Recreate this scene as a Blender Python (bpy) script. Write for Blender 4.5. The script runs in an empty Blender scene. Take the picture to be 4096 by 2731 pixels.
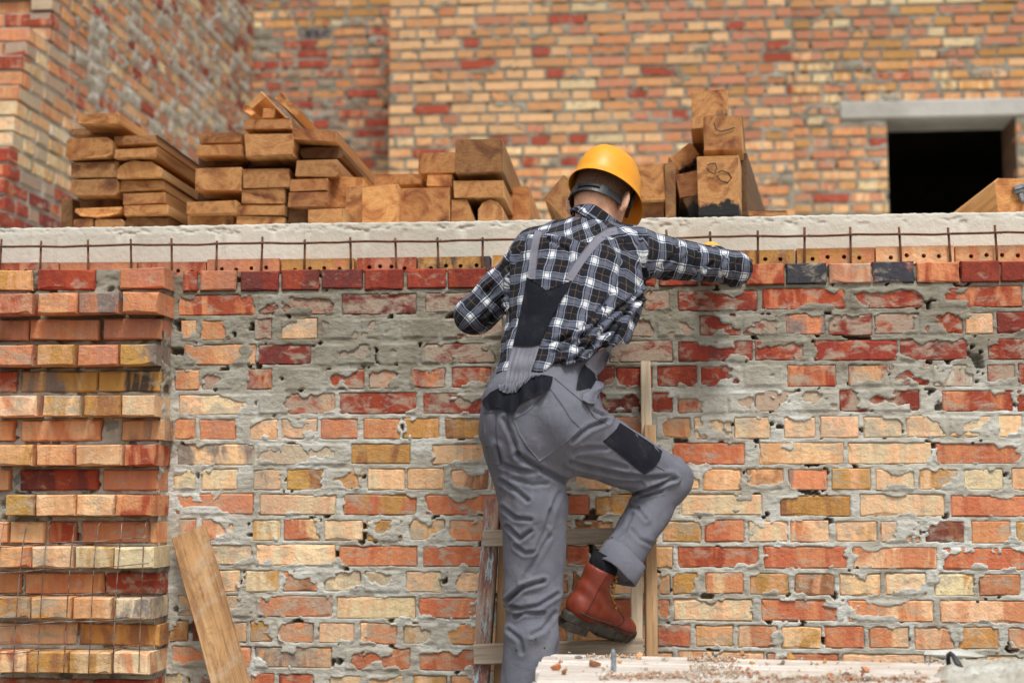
import bpy, bmesh, math, random
import numpy as np
from mathutils import Vector, Matrix
from mathutils.bvhtree import BVHTree

# ------------------------------------------------------------------ camera, sky, sun, exposure
SC = bpy.context.scene
COL = SC.collection
W_PX, H_PX, F_PX = 1024.0, 682.0, 1450.0
CAM = np.array([0.0, -4.6, 1.6])
YAW, PITCH = math.radians(5.1), math.radians(5.6)
cam_data = bpy.data.cameras.new('camera')
cam_data.sensor_width = 36.0
cam_data.lens = F_PX / W_PX * 36.0
cam_data.clip_start, cam_data.clip_end = 0.05, 500.0
cam_data.dof.use_dof = True
cam_data.dof.focus_distance = 4.42
cam_data.dof.aperture_fstop = 2.0
cam = bpy.data.objects.new('camera', cam_data)
cam.location = CAM
cam.rotation_euler = (math.pi / 2 + PITCH, 0.0, YAW)
COL.objects.link(cam)
SC.camera = cam

SUN_ELEV, SUN_AZ = math.radians(60), math.radians(160)     # azimuth measured from +y towards +x: behind the camera, to the right
world = bpy.data.worlds.new('World')
SC.world = world
world.use_nodes = True
wn = world.node_tree
wn.nodes.clear()
w_out = wn.nodes.new('ShaderNodeOutputWorld')
w_bg = wn.nodes.new('ShaderNodeBackground')
w_sky = wn.nodes.new('ShaderNodeTexSky')
w_sky.sky_type = 'NISHITA'
w_sky.sun_disc = False
w_sky.sun_elevation = SUN_ELEV
w_sky.sun_rotation = SUN_AZ
w_sky.dust_density = 4.0
w_sky.air_density = 1.0
w_hs = wn.nodes.new('ShaderNodeHueSaturation')
w_hs.inputs['Saturation'].default_value = 0.22
w_bg.inputs['Strength'].default_value = 0.09
wn.links.new(w_sky.outputs[0], w_hs.inputs['Color'])
wn.links.new(w_hs.outputs[0], w_bg.inputs['Color'])
wn.links.new(w_bg.outputs[0], w_out.inputs['Surface'])

sun_data = bpy.data.lights.new('sun', 'SUN')
sun_data.energy = 1.5
sun_data.angle = math.radians(16)
sun_data.color = (1.0, 0.97, 0.92)
sun = bpy.data.objects.new('sun', sun_data)
sdir = Vector((math.sin(SUN_AZ) * math.cos(SUN_ELEV), math.cos(SUN_AZ) * math.cos(SUN_ELEV), math.sin(SUN_ELEV)))
sun.rotation_euler = sdir.to_track_quat('Z', 'Y').to_euler()
sun.location = (2, -8, 9)
COL.objects.link(sun)

SC.view_settings.view_transform = 'Standard'
SC.view_settings.look = 'None'
SC.view_settings.gamma = 1.0
SC.view_settings.exposure = 0.7
SC.cycles.use_denoising = True
SC.cycles.max_bounces = 6

# ------------------------------------------------------------------ camera geometry helpers (photo pixels at 1024 wide -> points in the place)
_cy, _sy, _cp, _sp = math.cos(YAW), math.sin(YAW), math.cos(PITCH), math.sin(PITCH)
C_FWD = np.array([-_sy * _cp, _cy * _cp, _sp])
C_RIGHT = np.array([_cy, _sy, 0.0])
C_UP = np.cross(C_RIGHT, C_FWD)


def ray(px, py):
    return C_FWD + C_RIGHT * ((px - W_PX / 2) / F_PX) + C_UP * ((H_PX / 2 - py) / F_PX)


def at(px, py, y):
    r = ray(px, py)
    return CAM + r * ((y - CAM[1]) / r[1])


def at_z(px, py, z):
    r = ray(px, py)
    return CAM + r * ((z - CAM[2]) / r[2])


def V(a):
    return Vector((float(a[0]), float(a[1]), float(a[2])))


# ------------------------------------------------------------------ noise
_rng = np.random.default_rng(7)
_L2 = _rng.random((16, 64, 64))
_L3 = _rng.random((4, 32, 32, 32))


def vnoise2(x, y, seed=0):
    L = _L2[seed % 16]
    x = x + 13.7 * seed
    y = y + 7.3 * seed
    xi, yi = np.floor(x).astype(int), np.floor(y).astype(int)
    fx, fy = x - xi, y - yi
    fx, fy = fx * fx * (3 - 2 * fx), fy * fy * (3 - 2 * fy)
    a, b = L[xi % 64, yi % 64], L[(xi + 1) % 64, yi % 64]
    c, d = L[xi % 64, (yi + 1) % 64], L[(xi + 1) % 64, (yi + 1) % 64]
    return (a * (1 - fx) + b * fx) * (1 - fy) + (c * (1 - fx) + d * fx) * fy


def fbm2(x, y, scale, seed=0, octaves=4, gain=0.5):
    """-1..1"""
    v, amp, tot, f = 0.0, 1.0, 0.0, 1.0 / scale
    for o in range(octaves):
        c, s = math.cos(o * 0.9 + seed), math.sin(o * 0.9 + seed)
        v = v + amp * vnoise2((x * c - y * s) * f, (x * s + y * c) * f, seed + o)
        tot += amp
        amp *= gain
        f *= 2.03
    return (v / tot - 0.5) * 2.6


def vnoise3(p, seed=0):
    L = _L3[seed % 4]
    p = p + 5.31 * seed
    i = np.floor(p).astype(int)
    f = p - i
    f = f * f * (3 - 2 * f)
    x0, y0, z0 = i[..., 0] % 32, i[..., 1] % 32, i[..., 2] % 32
    x1, y1, z1 = (x0 + 1) % 32, (y0 + 1) % 32, (z0 + 1) % 32
    fx, fy, fz = f[..., 0], f[..., 1], f[..., 2]
    a = L[x0, y0, z0] * (1 - fx) + L[x1, y0, z0] * fx
    b = L[x0, y1, z0] * (1 - fx) + L[x1, y1, z0] * fx
    c = L[x0, y0, z1] * (1 - fx) + L[x1, y0, z1] * fx
    d = L[x0, y1, z1] * (1 - fx) + L[x1, y1, z1] * fx
    return ((a * (1 - fy) + b * fy) * (1 - fz) + (c * (1 - fy) + d * fy) * fz - 0.5) * 2


def sstep(t):
    t = np.clip(t, 0, 1)
    return t * t * (3 - 2 * t)


def srgb(r, g, b):
    def f(c):
        c /= 255.0
        return c / 12.92 if c <= 0.04045 else ((c + 0.055) / 1.055) ** 2.4
    return (f(r), f(g), f(b))


# ------------------------------------------------------------------ object helpers
def link(o, parent=None):
    COL.objects.link(o)
    if parent is not None:
        o.parent = parent
    return o


def tag(o, label=None, cat=None, group=None, kind=None):
    for k, v in (('label', label), ('category', cat), ('group', group), ('kind', kind)):
        if v:
            o[k] = v
    return o


def thing(name, label, cat, loc=(0, 0, 0), group=None, kind='thing'):
    o = bpy.data.objects.new(name, None)
    o.empty_display_size = 0.1
    o.location = V(loc)
    COL.objects.link(o)
    return tag(o, label, cat, group, kind)


def mesh_obj(name, me, mats=None, parent=None, world=True):
    """me is built in world coordinates; the parent is an unrotated Empty"""
    o = bpy.data.objects.new(name, me)
    if not len(me.materials):
        for m in (mats if isinstance(mats, (list, tuple)) else [mats]):
            if m is not None:
                me.materials.append(m)
    COL.objects.link(o)
    if parent is not None:
        o.parent = parent
        if world:
            base, q = Vector((0, 0, 0)), parent
            while q is not None:
                base += q.location
                q = q.parent
            o.location = -base
    return o


def np_mesh(name, verts, faces, smooth=False):
    """verts (n,3) array; faces (m,k) array or list of tuples"""
    me = bpy.data.meshes.new(name)
    verts = np.asarray(verts, dtype=np.float32)
    if isinstance(faces, np.ndarray):
        m, k = faces.shape
        me.vertices.add(len(verts))
        me.vertices.foreach_set('co', verts.ravel())
        me.loops.add(m * k)
        me.loops.foreach_set('vertex_index', faces.astype(np.int32).ravel())
        me.polygons.add(m)
        me.polygons.foreach_set('loop_start', np.arange(0, m * k, k, dtype=np.int32))
        me.polygons.foreach_set('loop_total', np.full(m, k, dtype=np.int32))
        me.update(calc_edges=True)
        me.validate()
    else:
        me.from_pydata([tuple(map(float, v)) for v in verts], [], [tuple(int(i) for i in f) for f in faces])
        me.update()
    if smooth:
        me.polygons.foreach_set('use_smooth', np.ones(len(me.polygons), dtype=bool))
    return me


def grid_faces(nu, nv):
    i = np.arange(nu * nv).reshape(nu, nv)
    return np.stack([i[:-1, :-1], i[1:, :-1], i[1:, 1:], i[:-1, 1:]], -1).reshape(-1, 4)


def bm_mesh(name, bm, smooth=False):
    me = bpy.data.meshes.new(name)
    bmesh.ops.recalc_face_normals(bm, faces=bm.faces)
    bm.to_mesh(me)
    bm.free()
    if smooth:
        for p in me.polygons:
            p.use_smooth = True
    return me


def bm_box(bm, lo, hi, bevel=0.0, jit=0.0, rnd=random, mat=0):
    vs = []
    for z in (lo[2], hi[2]):
        for y in (lo[1], hi[1]):
            for x in (lo[0], hi[0]):
                vs.append(bm.verts.new((x + rnd.uniform(-jit, jit), y + rnd.uniform(-jit, jit), z + rnd.uniform(-jit, jit))))
    fs = []
    for f in ((0, 2, 3, 1), (4, 5, 7, 6), (0, 1, 5, 4), (2, 6, 7, 3), (0, 4, 6, 2), (1, 3, 7, 5)):
        fc = bm.faces.new([vs[k] for k in f])
        fc.material_index = mat
        fs.append(fc)
    if bevel > 0:
        es = list({e for f in fs for e in f.edges})
        bmesh.ops.bevel(bm, geom=es, offset=bevel, segments=1, affect='EDGES')
    return vs


def tube_mesh(name, pts, radius, sides=8, smooth=True, closed_ends=True):
    """tube along a list of points; radius a number or a list"""
    pts = [np.asarray(p, float) for p in pts]
    n = len(pts)
    rad = radius if isinstance(radius, (list, tuple, np.ndarray)) else [radius] * n
    verts, faces = [], []
    ref = np.array([0.0, 0.0, 1.0])
    for i in range(n):
        t = pts[min(i + 1, n - 1)] - pts[max(i - 1, 0)]
        t = t / (np.linalg.norm(t) + 1e-9)
        r = ref if abs(t @ ref) < 0.9 else np.array([1.0, 0.0, 0.0])
        a = np.cross(t, r)
        a /= np.linalg.norm(a)
        b = np.cross(t, a)
        for k in range(sides):
            w = 2 * math.pi * k / sides
            verts.append(pts[i] + rad[i] * (math.cos(w) * a + math.sin(w) * b))
    for i in range(n - 1):
        for k in range(sides):
            k2 = (k + 1) % sides
            faces.append((i * sides + k, i * sides + k2, (i + 1) * sides + k2, (i + 1) * sides + k))
    if closed_ends:
        faces.append(tuple(range(sides))[::-1])
        faces.append(tuple((n - 1) * sides + k for k in range(sides)))
    return np_mesh(name, verts, faces, smooth)


# ------------------------------------------------------------------ materials
class NT:
    def __init__(self, name):
        self.m = bpy.data.materials.new(name)
        self.m.use_nodes = True
        self.t = self.m.node_tree
        self.t.nodes.clear()
        self.out = self.n('ShaderNodeOutputMaterial')
        self.b = self.n('ShaderNodeBsdfPrincipled')
        self.t.links.new(self.b.outputs[0], self.out.inputs['Surface'])

    def n(self, typ, **kw):
        nd = self.t.nodes.new(typ)
        for k, v in kw.items():
            setattr(nd, k, v)
        return nd

    def put(self, sock, v):
        if v is None:
            return
        if hasattr(v, 'is_linked') or hasattr(v, 'links'):
            self.t.links.new(v, sock)
        else:
            if isinstance(v, (tuple, list)) and len(v) == 3 and sock.type == 'RGBA':
                v = (*v, 1.0)
            sock.default_value = v

    def math(self, op, a, b=None, clamp=False):
        nd = self.n('ShaderNodeMath', operation=op, use_clamp=clamp)
        self.put(nd.inputs[0], a)
        self.put(nd.inputs[1], b)
        return nd.outputs[0]

    def vmath(self, op, a, b=None, scale=None):
        nd = self.n('ShaderNodeVectorMath', operation=op)
        self.put(nd.inputs[0], a)
        self.put(nd.inputs[1], b)
        if scale is not None:
            self.put(nd.inputs['Scale'], scale)
        return nd.outputs[0]

    def noise(self, vec, scale, detail=4, rough=0.55, dist=0.0):
        nd = self.n('ShaderNodeTexNoise')
        self.put(nd.inputs['Vector'], vec)
        nd.inputs['Scale'].default_value = scale
        nd.inputs['Detail'].default_value = detail
        nd.inputs['Roughness'].default_value = rough
        nd.inputs['Distortion'].default_value = dist
        return nd.outputs[0]

    def ramp(self, fac, stops, interp='LINEAR'):
        nd = self.n('ShaderNodeValToRGB')
        nd.color_ramp.interpolation = interp
        e = nd.color_ramp.elements
        while len(e) < len(stops):
            e.new(0.5)
        for k, (p, c) in enumerate(stops):
            e[k].position = p
            e[k].color = (*c, 1) if isinstance(c, tuple) else (c, c, c, 1)
        self.put(nd.inputs[0], fac)
        return nd.outputs[0]

    def mix(self, fac, a, b, blend='MIX'):
        nd = self.n('ShaderNodeMix', data_type='RGBA', blend_type=blend)
        self.put(nd.inputs[0], fac)
        self.put(nd.inputs[6], a)
        self.put(nd.inputs[7], b)
        return nd.outputs[2]

    def mapr(self, v, a, b, c=0.0, d=1.0):
        nd = self.n('ShaderNodeMapRange')
        self.put(nd.inputs[0], v)
        for k, x in enumerate((a, b, c, d)):
            self.put(nd.inputs[k + 1], x)
        return nd.outputs[0]

    def pos(self):
        return self.n('ShaderNodeNewGeometry').outputs['Position']

    def obj_co(self):
        return self.n('ShaderNodeTexCoord').outputs['Object']

    def attr(self, name, typ='OBJECT', out='Fac'):
        nd = self.n('ShaderNodeAttribute', attribute_type=typ, attribute_name=name)
        return nd.outputs[out]

    def bump(self, h, strength=0.4, dist=0.003, normal=None):
        nd = self.n('ShaderNodeBump')
        nd.inputs['Strength'].default_value = strength
        nd.inputs['Distance'].default_value = dist
        self.put(nd.inputs['Height'], h)
        if normal is not None:
            self.put(nd.inputs['Normal'], normal)
        self.put(self.b.inputs['Normal'], nd.outputs[0])
        return nd.outputs[0]

    def set(self, color=None, rough=None, **kw):
        if color is not None:
            self.put(self.b.inputs['Base Color'], color)
        if rough is not None:
            self.put(self.b.inputs['Roughness'], rough)
        for k, v in kw.items():
            self.put(self.b.inputs[k.replace('_', ' ')], v)
        return self.m


M = {}


def build_materials():
    # fired clay brick: two tones per brick, streaks, soot, chips, mortar film
    t = NT('fired_clay')
    oi = t.n('ShaderNodeObjectInfo')
    off = t.math('MULTIPLY', oi.outputs['Random'], 173.0)
    cx = t.n('ShaderNodeCombineXYZ')
    for k in range(3):
        t.put(cx.inputs[k], off)
    p = t.vmath('ADD', t.pos(), cx.outputs[0])
    c1 = oi.outputs['Color']
    c2 = t.attr('second_tone', 'OBJECT', 'Color')
    film = t.attr('mortar_film')
    stretch = t.vmath('MULTIPLY', p, (1.0, 1.0, 0.35))
    patch = t.mapr(t.noise(stretch, 13.0, 4, 0.55, 0.8), 0.47, 0.58)
    col = t.mix(t.math('MULTIPLY', patch, 0.92), c1, c2)
    # extrusion columns seen as faint upright bands
    band = t.noise(t.vmath('MULTIPLY', p, (60.0, 60.0, 2.0)), 1.0, 2, 0.5)
    col = t.mix(t.mapr(band, 0.35, 0.7, 0.0, 0.35), col, t.mix(1.0, col, (0.62, 0.58, 0.55), 'MULTIPLY'))
    big = t.noise(p, 26.0, 4, 0.6)
    col = t.mix(t.mapr(big, 0.3, 0.75, 0.0, 0.55), col, t.mix(1.0, col, (1.32, 1.25, 1.16), 'MULTIPLY'))
    # pits and dark specks
    speck = t.noise(p, 140.0, 3, 0.6)
    col = t.mix(t.mapr(speck, 0.64, 0.74, 0.0, 0.6), col, t.mix(1.0, col, (0.42, 0.34, 0.30), 'MULTIPLY'))
    # thin grey film of mortar wiped over the face
    fn = t.noise(t.vmath('MULTIPLY', p, (1.0, 1.0, 1.8)), 17.0, 6, 0.62, 0.4)
    ff = t.mapr(t.math('ADD', fn, t.math('MULTIPLY', film, 0.36)), 0.59, 0.74, 0.0, 0.74)
    col = t.mix(ff, col, srgb(176, 166, 146))
    hb = t.math('ADD', t.math('MULTIPLY', t.noise(p, 60.0, 6, 0.65), 1.0), t.math('MULTIPLY', band, 0.25))
    t.bump(hb, 0.75, 0.008)
    M['brick'] = t.set(col, 0.88)

    # cement mortar
    t = NT('cement_mortar')
    p = t.pos()
    n1 = t.noise(p, 6.0, 5, 0.6, 0.3)
    n2 = t.noise(p, 45.0, 5, 0.65)
    col = t.ramp(n1, [(0.30, srgb(146, 140, 126)), (0.46, srgb(168, 164, 152)), (0.58, srgb(184, 183, 174)), (0.72, srgb(202, 204, 200))])
    # the last courses are still damp and browner
    sz = t.n('ShaderNodeSeparateXYZ')
    t.put(sz.inputs[0], p)
    damp = t.mapr(t.math('ADD', sz.outputs[2], t.math('MULTIPLY', t.math('SUBTRACT', t.noise(p, 2.0, 3, 0.5), 0.5), 0.5)), 1.86, 2.02)
    col = t.mix(damp, t.mix(1.0, col, (1.28, 1.29, 1.30), 'MULTIPLY'), t.mix(1.0, col, (0.70, 0.67, 0.61), 'MULTIPLY'))
    col = t.mix(t.mapr(n2, 0.35, 0.75, 0.0, 0.5), col, t.mix(1.0, col, (0.74, 0.72, 0.68), 'MULTIPLY'))
    g = t.noise(p, 320.0, 3, 0.7)
    col = t.mix(t.mapr(g, 0.62, 0.75, 0.0, 0.35), col, (0.14, 0.13, 0.115))
    wv = t.noise(t.vmath('MULTIPLY', p, (1.0, 1.0, 2.4)), 38.0, 7, 0.7, 0.8)
    gr = t.noise(p, 170.0, 5, 0.75)
    t.bump(t.math('ADD', wv, t.math('MULTIPLY', gr, 0.5)), 0.75, 0.007)
    M['mortar'] = t.set(col, 0.93)

    # pale lime-rich mortar of the side wall
    t = NT('pale_mortar')
    p = t.pos()
    col = t.ramp(t.noise(p, 5.0, 5, 0.6), [(0.3, srgb(138, 130, 112)), (0.5, srgb(176, 170, 156)), (0.7, srgb(208, 207, 200))])
    t.bump(t.noise(p, 40.0, 6, 0.7), 0.8, 0.01)
    M['pale_mortar'] = t.set(col, 0.93)

    # raw concrete (slab edge, lintel)
    t = NT('cast_concrete')
    p = t.pos()
    col = t.ramp(t.noise(p, 2.2, 6, 0.6), [(0.3, srgb(188, 184, 170)), (0.55, srgb(204, 201, 189)), (0.75, srgb(216, 214, 203))])
    st = t.noise(t.vmath('MULTIPLY', p, (1.0, 1.0, 4.0)), 30.0, 5, 0.65)
    col = t.mix(t.mapr(st, 0.60, 0.8, 0.0, 0.35), col, srgb(168, 158, 140))
    drip = t.noise(t.vmath('MULTIPLY', p, (16.0, 16.0, 1.4)), 1.0, 5, 0.65, 0.3)
    col = t.mix(t.mapr(drip, 0.55, 0.72, 0.0, 0.4), col, srgb(170, 158, 136))
    t.bump(t.noise(p, 55.0, 6, 0.65), 0.6, 0.006)
    M['concrete'] = t.set(col, 0.9)
    t = NT('grey_concrete')
    p = t.pos()
    col = t.ramp(t.noise(p, 3.0, 6, 0.6), [(0.3, srgb(156, 153, 146)), (0.6, srgb(184, 182, 176)), (0.8, srgb(196, 195, 190))])
    t.bump(t.noise(p, 40.0, 5, 0.6), 0.5, 0.01)
    M['grey_concrete'] = t.set(col, 0.9)

    # earth
    t = NT('bare_earth')
    p = t.pos()
    col = t.ramp(t.noise(p, 3.0, 8, 0.65), [(0.3, srgb(92, 80, 66)), (0.6, srgb(128, 114, 96)), (0.8, srgb(150, 138, 120))])
    t.bump(t.noise(p, 12.0, 8, 0.7), 0.9, 0.04)
    M['earth'] = t.set(col, 0.95)

    # rusty reinforcing steel
    t = NT('rusty_steel')
    p = t.pos()
    col = t.ramp(t.noise(p, 40.0, 5, 0.6), [(0.3, srgb(62, 36, 22)), (0.55, srgb(104, 62, 34)), (0.75, srgb(128, 84, 48))])
    t.bump(t.noise(p, 220.0, 3, 0.6), 0.5, 0.002)
    M['rust'] = t.set(col, 0.8, Metallic=0.1)
    t = NT('tie_wire')
    M['wire'] = t.set(srgb(96, 98, 108), 0.45, Metallic=0.7)
    t = NT('mesh_wire')
    p = t.pos()
    col = t.ramp(t.noise(p, 30.0, 4, 0.6), [(0.42, srgb(150, 140, 132)), (0.55, srgb(120, 84, 62)), (0.7, srgb(110, 66, 44))])
    M['mesh_wire'] = t.set(col, 0.6, Metallic=0.35)
    t = NT('dark_iron')
    col = t.ramp(t.noise(t.pos(), 90.0, 5, 0.6), [(0.35, srgb(40, 40, 44)), (0.6, srgb(66, 66, 70)), (0.8, srgb(130, 128, 124))])
    t.bump(t.noise(t.pos(), 120.0, 4, 0.6), 0.5, 0.003)
    M['iron'] = t.set(col, 0.6, Metallic=0.4)
    t = NT('galvanised_iron')
    col = t.ramp(t.noise(t.pos(), 60.0, 5, 0.6, 0.5), [(0.3, srgb(92, 100, 108)), (0.6, srgb(150, 156, 160)), (0.8, srgb(180, 178, 170))])
    t.bump(t.noise(t.pos(), 120.0, 4, 0.6), 0.4, 0.002)
    M['galv'] = t.set(col, 0.6, Metallic=0.3)

    # sawn timber: end grain and long grain; grain runs along local y; tint from the object colour
    for key in ('end', 'side'):
        t = NT('timber_' + key)
        oi = t.n('ShaderNodeObjectInfo')
        off = t.math('MULTIPLY', oi.outputs['Random'], 61.0)
        cx = t.n('ShaderNodeCombineXYZ')
        t.put(cx.inputs[0], off)
        t.put(cx.inputs[2], t.math('MULTIPLY', off, 1.7))
        t.put(cx.inputs[1], t.math('MULTIPLY', off, 0.6))
        oc = t.obj_co()
        p = t.vmath('ADD', oc, cx.outputs[0])
        tint = oi.outputs['Color']
        soot = t.attr('charring')
        if key == 'end':
            # growth rings round a pith that sits somewhere near the section
            pith = t.n('ShaderNodeCombineXYZ')
            t.put(pith.inputs[0], t.math('MULTIPLY', t.math('SUBTRACT', oi.outputs['Random'], 0.5), 0.12))
            t.put(pith.inputs[2], t.math('MULTIPLY', t.math('SUBTRACT', t.math('FRACT', t.math('MULTIPLY', oi.outputs['Random'], 7.3)), 0.7), 0.16))
            d = t.vmath('SUBTRACT', t.vmath('MULTIPLY', oc, (1, 0, 1)), pith.outputs[0])
            wob = t.math('MULTIPLY', t.noise(p, 14.0, 3, 0.5), 0.03)
            ln = t.n('ShaderNodeVectorMath', operation='LENGTH')
            t.put(ln.inputs[0], d)
            dist = t.math('ADD', ln.outputs['Value'], wob)
            rings = t.math('SINE', t.math('MULTIPLY', dist, 620.0))
            zone = t.noise(p, 9.0, 4, 0.6, 0.8)
            col = t.ramp(zone, [(0.26, srgb(106, 60, 30)), (0.38, srgb(164, 104, 56)), (0.50, srgb(210, 154, 94)), (0.60, srgb(184, 122, 68)), (0.68, srgb(142, 84, 44)), (0.80, srgb(96, 56, 32))])
            col = t.mix(t.mapr(rings, 0.0, 1.0, 0.0, 0.09), col, t.mix(1.0, col, (0.6, 0.5, 0.42), 'MULTIPLY'))
            fine = t.noise(t.vmath('MULTIPLY', p, (1, 1, 3)), 60.0, 6, 0.7)
            col = t.mix(t.mapr(fine, 0.46, 0.72, 0.0, 0.6), col, t.mix(1.0, col, (0.55, 0.45, 0.38), 'MULTIPLY'))
            hh = t.math('ADD', fine, t.math('MULTIPLY', rings, 0.02))
            stn = t.mapr(t.noise(p, 7.0, 5, 0.65, 0.5), 0.60, 0.68, 0.0, 0.75)
            col = t.mix(t.math('MULTIPLY', stn, t.math('ADD', t.attr('stain'), 0.25)), col, srgb(58, 42, 36))
        else:
            g = t.noise(t.vmath('MULTIPLY', p, (26, 1.3, 26)), 1.0, 5, 0.6, 0.4)
            col = t.ramp(g, [(0.3, srgb(170, 114, 64)), (0.5, srgb(214, 162, 104)), (0.72, srgb(234, 192, 138))])
            hh = g
        sep = t.n('ShaderNodeSeparateXYZ')
        t.put(sep.inputs[0], oc)
        char_n = t.math('SUBTRACT', t.math('ADD', soot, t.math('MULTIPLY', t.math('SUBTRACT', t.noise(p, 22.0, 5, 0.65), 0.5), 0.10)), sep.outputs[2])
        col = t.mix(1.0, col, tint, 'MULTIPLY')
        col = t.mix(t.mapr(char_n, 0.0, 0.012), col, (0.006, 0.006, 0.007))
        t.bump(hh, 0.6, 0.006)
        M['wood_' + key] = t.set(col, 0.78)
    # weathered ladder timber with remains of paint (grain along local z)
    for nm, cols, paint in (('grey_wood', ((128, 112, 94), (176, 160, 140), (202, 188, 168)), None),
                            ('pale_wood', ((186, 160, 128), (214, 194, 164), (228, 214, 190)), None),
                            ('tan_wood', ((150, 116, 80), (180, 144, 104), (200, 168, 128)), None),
                            ('plank_wood', ((128, 92, 58), (182, 140, 94), (208, 170, 122)), None),
                            ('painted_wood', ((128, 98, 82), (178, 150, 130), (200, 176, 156)), True)):
        t = NT(nm)
        oc = t.obj_co()
        g = t.noise(t.vmath('MULTIPLY', oc, (40, 40, 2.2)), 1.0, 5, 0.65, 0.3)
        col = t.ramp(g, [(0.3, srgb(*cols[0])), (0.5, srgb(*cols[1])), (0.72, srgb(*cols[2]))])
        dk = t.noise(t.vmath('MULTIPLY', oc, (90, 90, 5)), 1.0, 4, 0.7)
        col = t.mix(t.mapr(dk, 0.60, 0.72, 0.0, 0.6), col, t.mix(1.0, col, (0.42, 0.36, 0.32), 'MULTIPLY'))
        big = t.noise(oc, 6.0, 4, 0.6)
        col = t.mix(t.mapr(big, 0.45, 0.75, 0.0, 0.45), col, t.mix(1.0, col, (0.60, 0.52, 0.46), 'MULTIPLY'))
        if nm == 'plank_wood':
            saw = t.noise(t.vmath('MULTIPLY', oc, (26, 26, 14)), 1.0, 6, 0.75, 0.6)
            col = t.mix(t.mapr(saw, 0.50, 0.66, 0.0, 0.7), col, srgb(112, 82, 54))
            ptch = t.noise(oc, 9.0, 5, 0.7)
            col = t.mix(t.mapr(ptch, 0.52, 0.66, 0.0, 0.45), col, srgb(190, 178, 158))
        if paint:
            pn = t.noise(t.vmath('MULTIPLY', oc, (30, 30, 5)), 1.0, 5, 0.7)
            col = t.mix(t.mapr(pn, 0.44, 0.56, 0.0, 0.8), col, srgb(124, 70, 66))
            pb = t.noise(t.vmath('ADD', t.vmath('MULTIPLY', oc, (46, 46, 8)), (3, 1, 7)), 1.0, 6, 0.75)
            mk = t.math('MULTIPLY', t.mapr(pb, 0.52, 0.55), t.attr('blue_paint', 'GEOMETRY'))
            col = t.mix(mk, col, srgb(168, 196, 204))
        t.bump(g, 0.5, 0.004)
        M[nm] = t.set(col, 0.82)
    # dirty white painted boards of the trestle
    t = NT('white_board')
    p = t.pos()
    g = t.noise(t.vmath('MULTIPLY', p, (2.5, 40, 40)), 1.0, 5, 0.65, 0.3)
    col = t.ramp(g, [(0.28, srgb(178, 164, 150)), (0.48, srgb(206, 198, 188)), (0.7, srgb(222, 218, 210))])
    dirt = t.noise(p, 9.0, 7, 0.7, 0.4)
    col = t.mix(t.mapr(dirt, 0.46, 0.68, 0.0, 0.7), col, srgb(178, 156, 136))
    sp = t.noise(p, 90.0, 4, 0.7)
    col = t.mix(t.mapr(sp, 0.64, 0.70, 0.0, 0.7), col, srgb(120, 92, 74))
    t.bump(g, 0.4, 0.003)
    M['white_board'] = t.set(col, 0.7)
    # chips and rubble: tone from the object colour
    t = NT('rubble')
    oi = t.n('ShaderNodeObjectInfo')
    p = t.pos()
    n1 = t.noise(p, 60.0, 5, 0.6)
    col = t.mix(t.mapr(n1, 0.3, 0.75, 0.0, 0.6), oi.outputs['Color'], t.mix(1.0, oi.outputs['Color'], (0.55, 0.5, 0.48), 'MULTIPLY'))
    t.bump(n1, 0.6, 0.005)
    M['rubble'] = t.set(col, 0.92)
    t = NT('crumbs')
    p = t.pos()
    col = t.ramp(t.noise(p, 75.0, 1, 0.5), [(0.30, srgb(150, 70, 46)), (0.36, srgb(190, 140, 98)), (0.46, srgb(176, 164, 146)), (0.58, srgb(206, 200, 188)), (0.64, srgb(182, 110, 72))], 'CONSTANT')
    M['crumbs'] = t.set(col, 0.93)


build_materials()

# ------------------------------------------------------------------ bricks
TONE = {'R': (160, 69, 42), 'D': (138, 52, 37), 'M': (114, 54, 47), 'O': (208, 138, 96), 'S': (198, 134, 104), 'X': (194, 110, 76), 'P': (234, 192, 149),
        'C': (226, 206, 168), 'Y': (194, 146, 80), 'B': (152, 104, 70), 'K': (58, 58, 66), 'G': (128, 118, 114), 'T': (222, 168, 120),
        'W': (206, 198, 182)}
TONE = {k: srgb(*v) for k, v in TONE.items()}
_rb = random.Random(3)


def brick_meshes(w, h, d, n, rough, seed):
    """irregular fired bricks: front face at y=0 looking to -y, body behind it; no back face"""
    out, rnd = [], random.Random(seed)
    for k in range(n):
        per = [(-.5, -.5), (-.17, -.5), (.2, -.5), (.5, -.5), (.5, 0.05), (.5, .5), (.16, .5), (-.2, .5), (-.5, .5), (-.5, -.05)]
        bev = 0.0035
        v, f = [], []
        for (a, b) in per:
            jx, jz = rnd.uniform(-rough, rough), rnd.uniform(-rough, rough)
            sx, sz = (a > .4) - (a < -.4), (b > .4) - (b < -.4)
            chip = rnd.random() < 0.13
            c = bev + (rnd.uniform(0.003, 0.009) if chip else 0)
            v.append((a * w + jx - sx * c, rnd.uniform(-0.0003, 0.0003) + (0.0006 if chip else 0), b * h + jz - sz * c))
        for k2, (a, b) in enumerate(per):
            v.append((a * w + rnd.uniform(-rough, rough) * 0.6, bev + rnd.uniform(0, 0.003), b * h + rnd.uniform(-rough, rough) * 0.6))
        for k2, (a, b) in enumerate(per):
            x, y, z = v[10 + k2]
            v.append((x, d, z))
        f.append(tuple(range(10)))
        for i in range(10):
            j = (i + 1) % 10
            f.append((i, 10 + i, 10 + j, j))
            f.append((10 + i, 20 + i, 20 + j, 10 + j))
        out.append(np_mesh('brick', v, f))
        out[-1].materials.append(M['brick'])
    return out


H_DIM, S_DIM = (0.118, 0.064), (0.248, 0.064)
BR_H = brick_meshes(*H_DIM, 0.11, 10, 0.0016, 1)
BR_S = brick_meshes(*S_DIM, 0.11, 12, 0.0018, 2)


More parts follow.
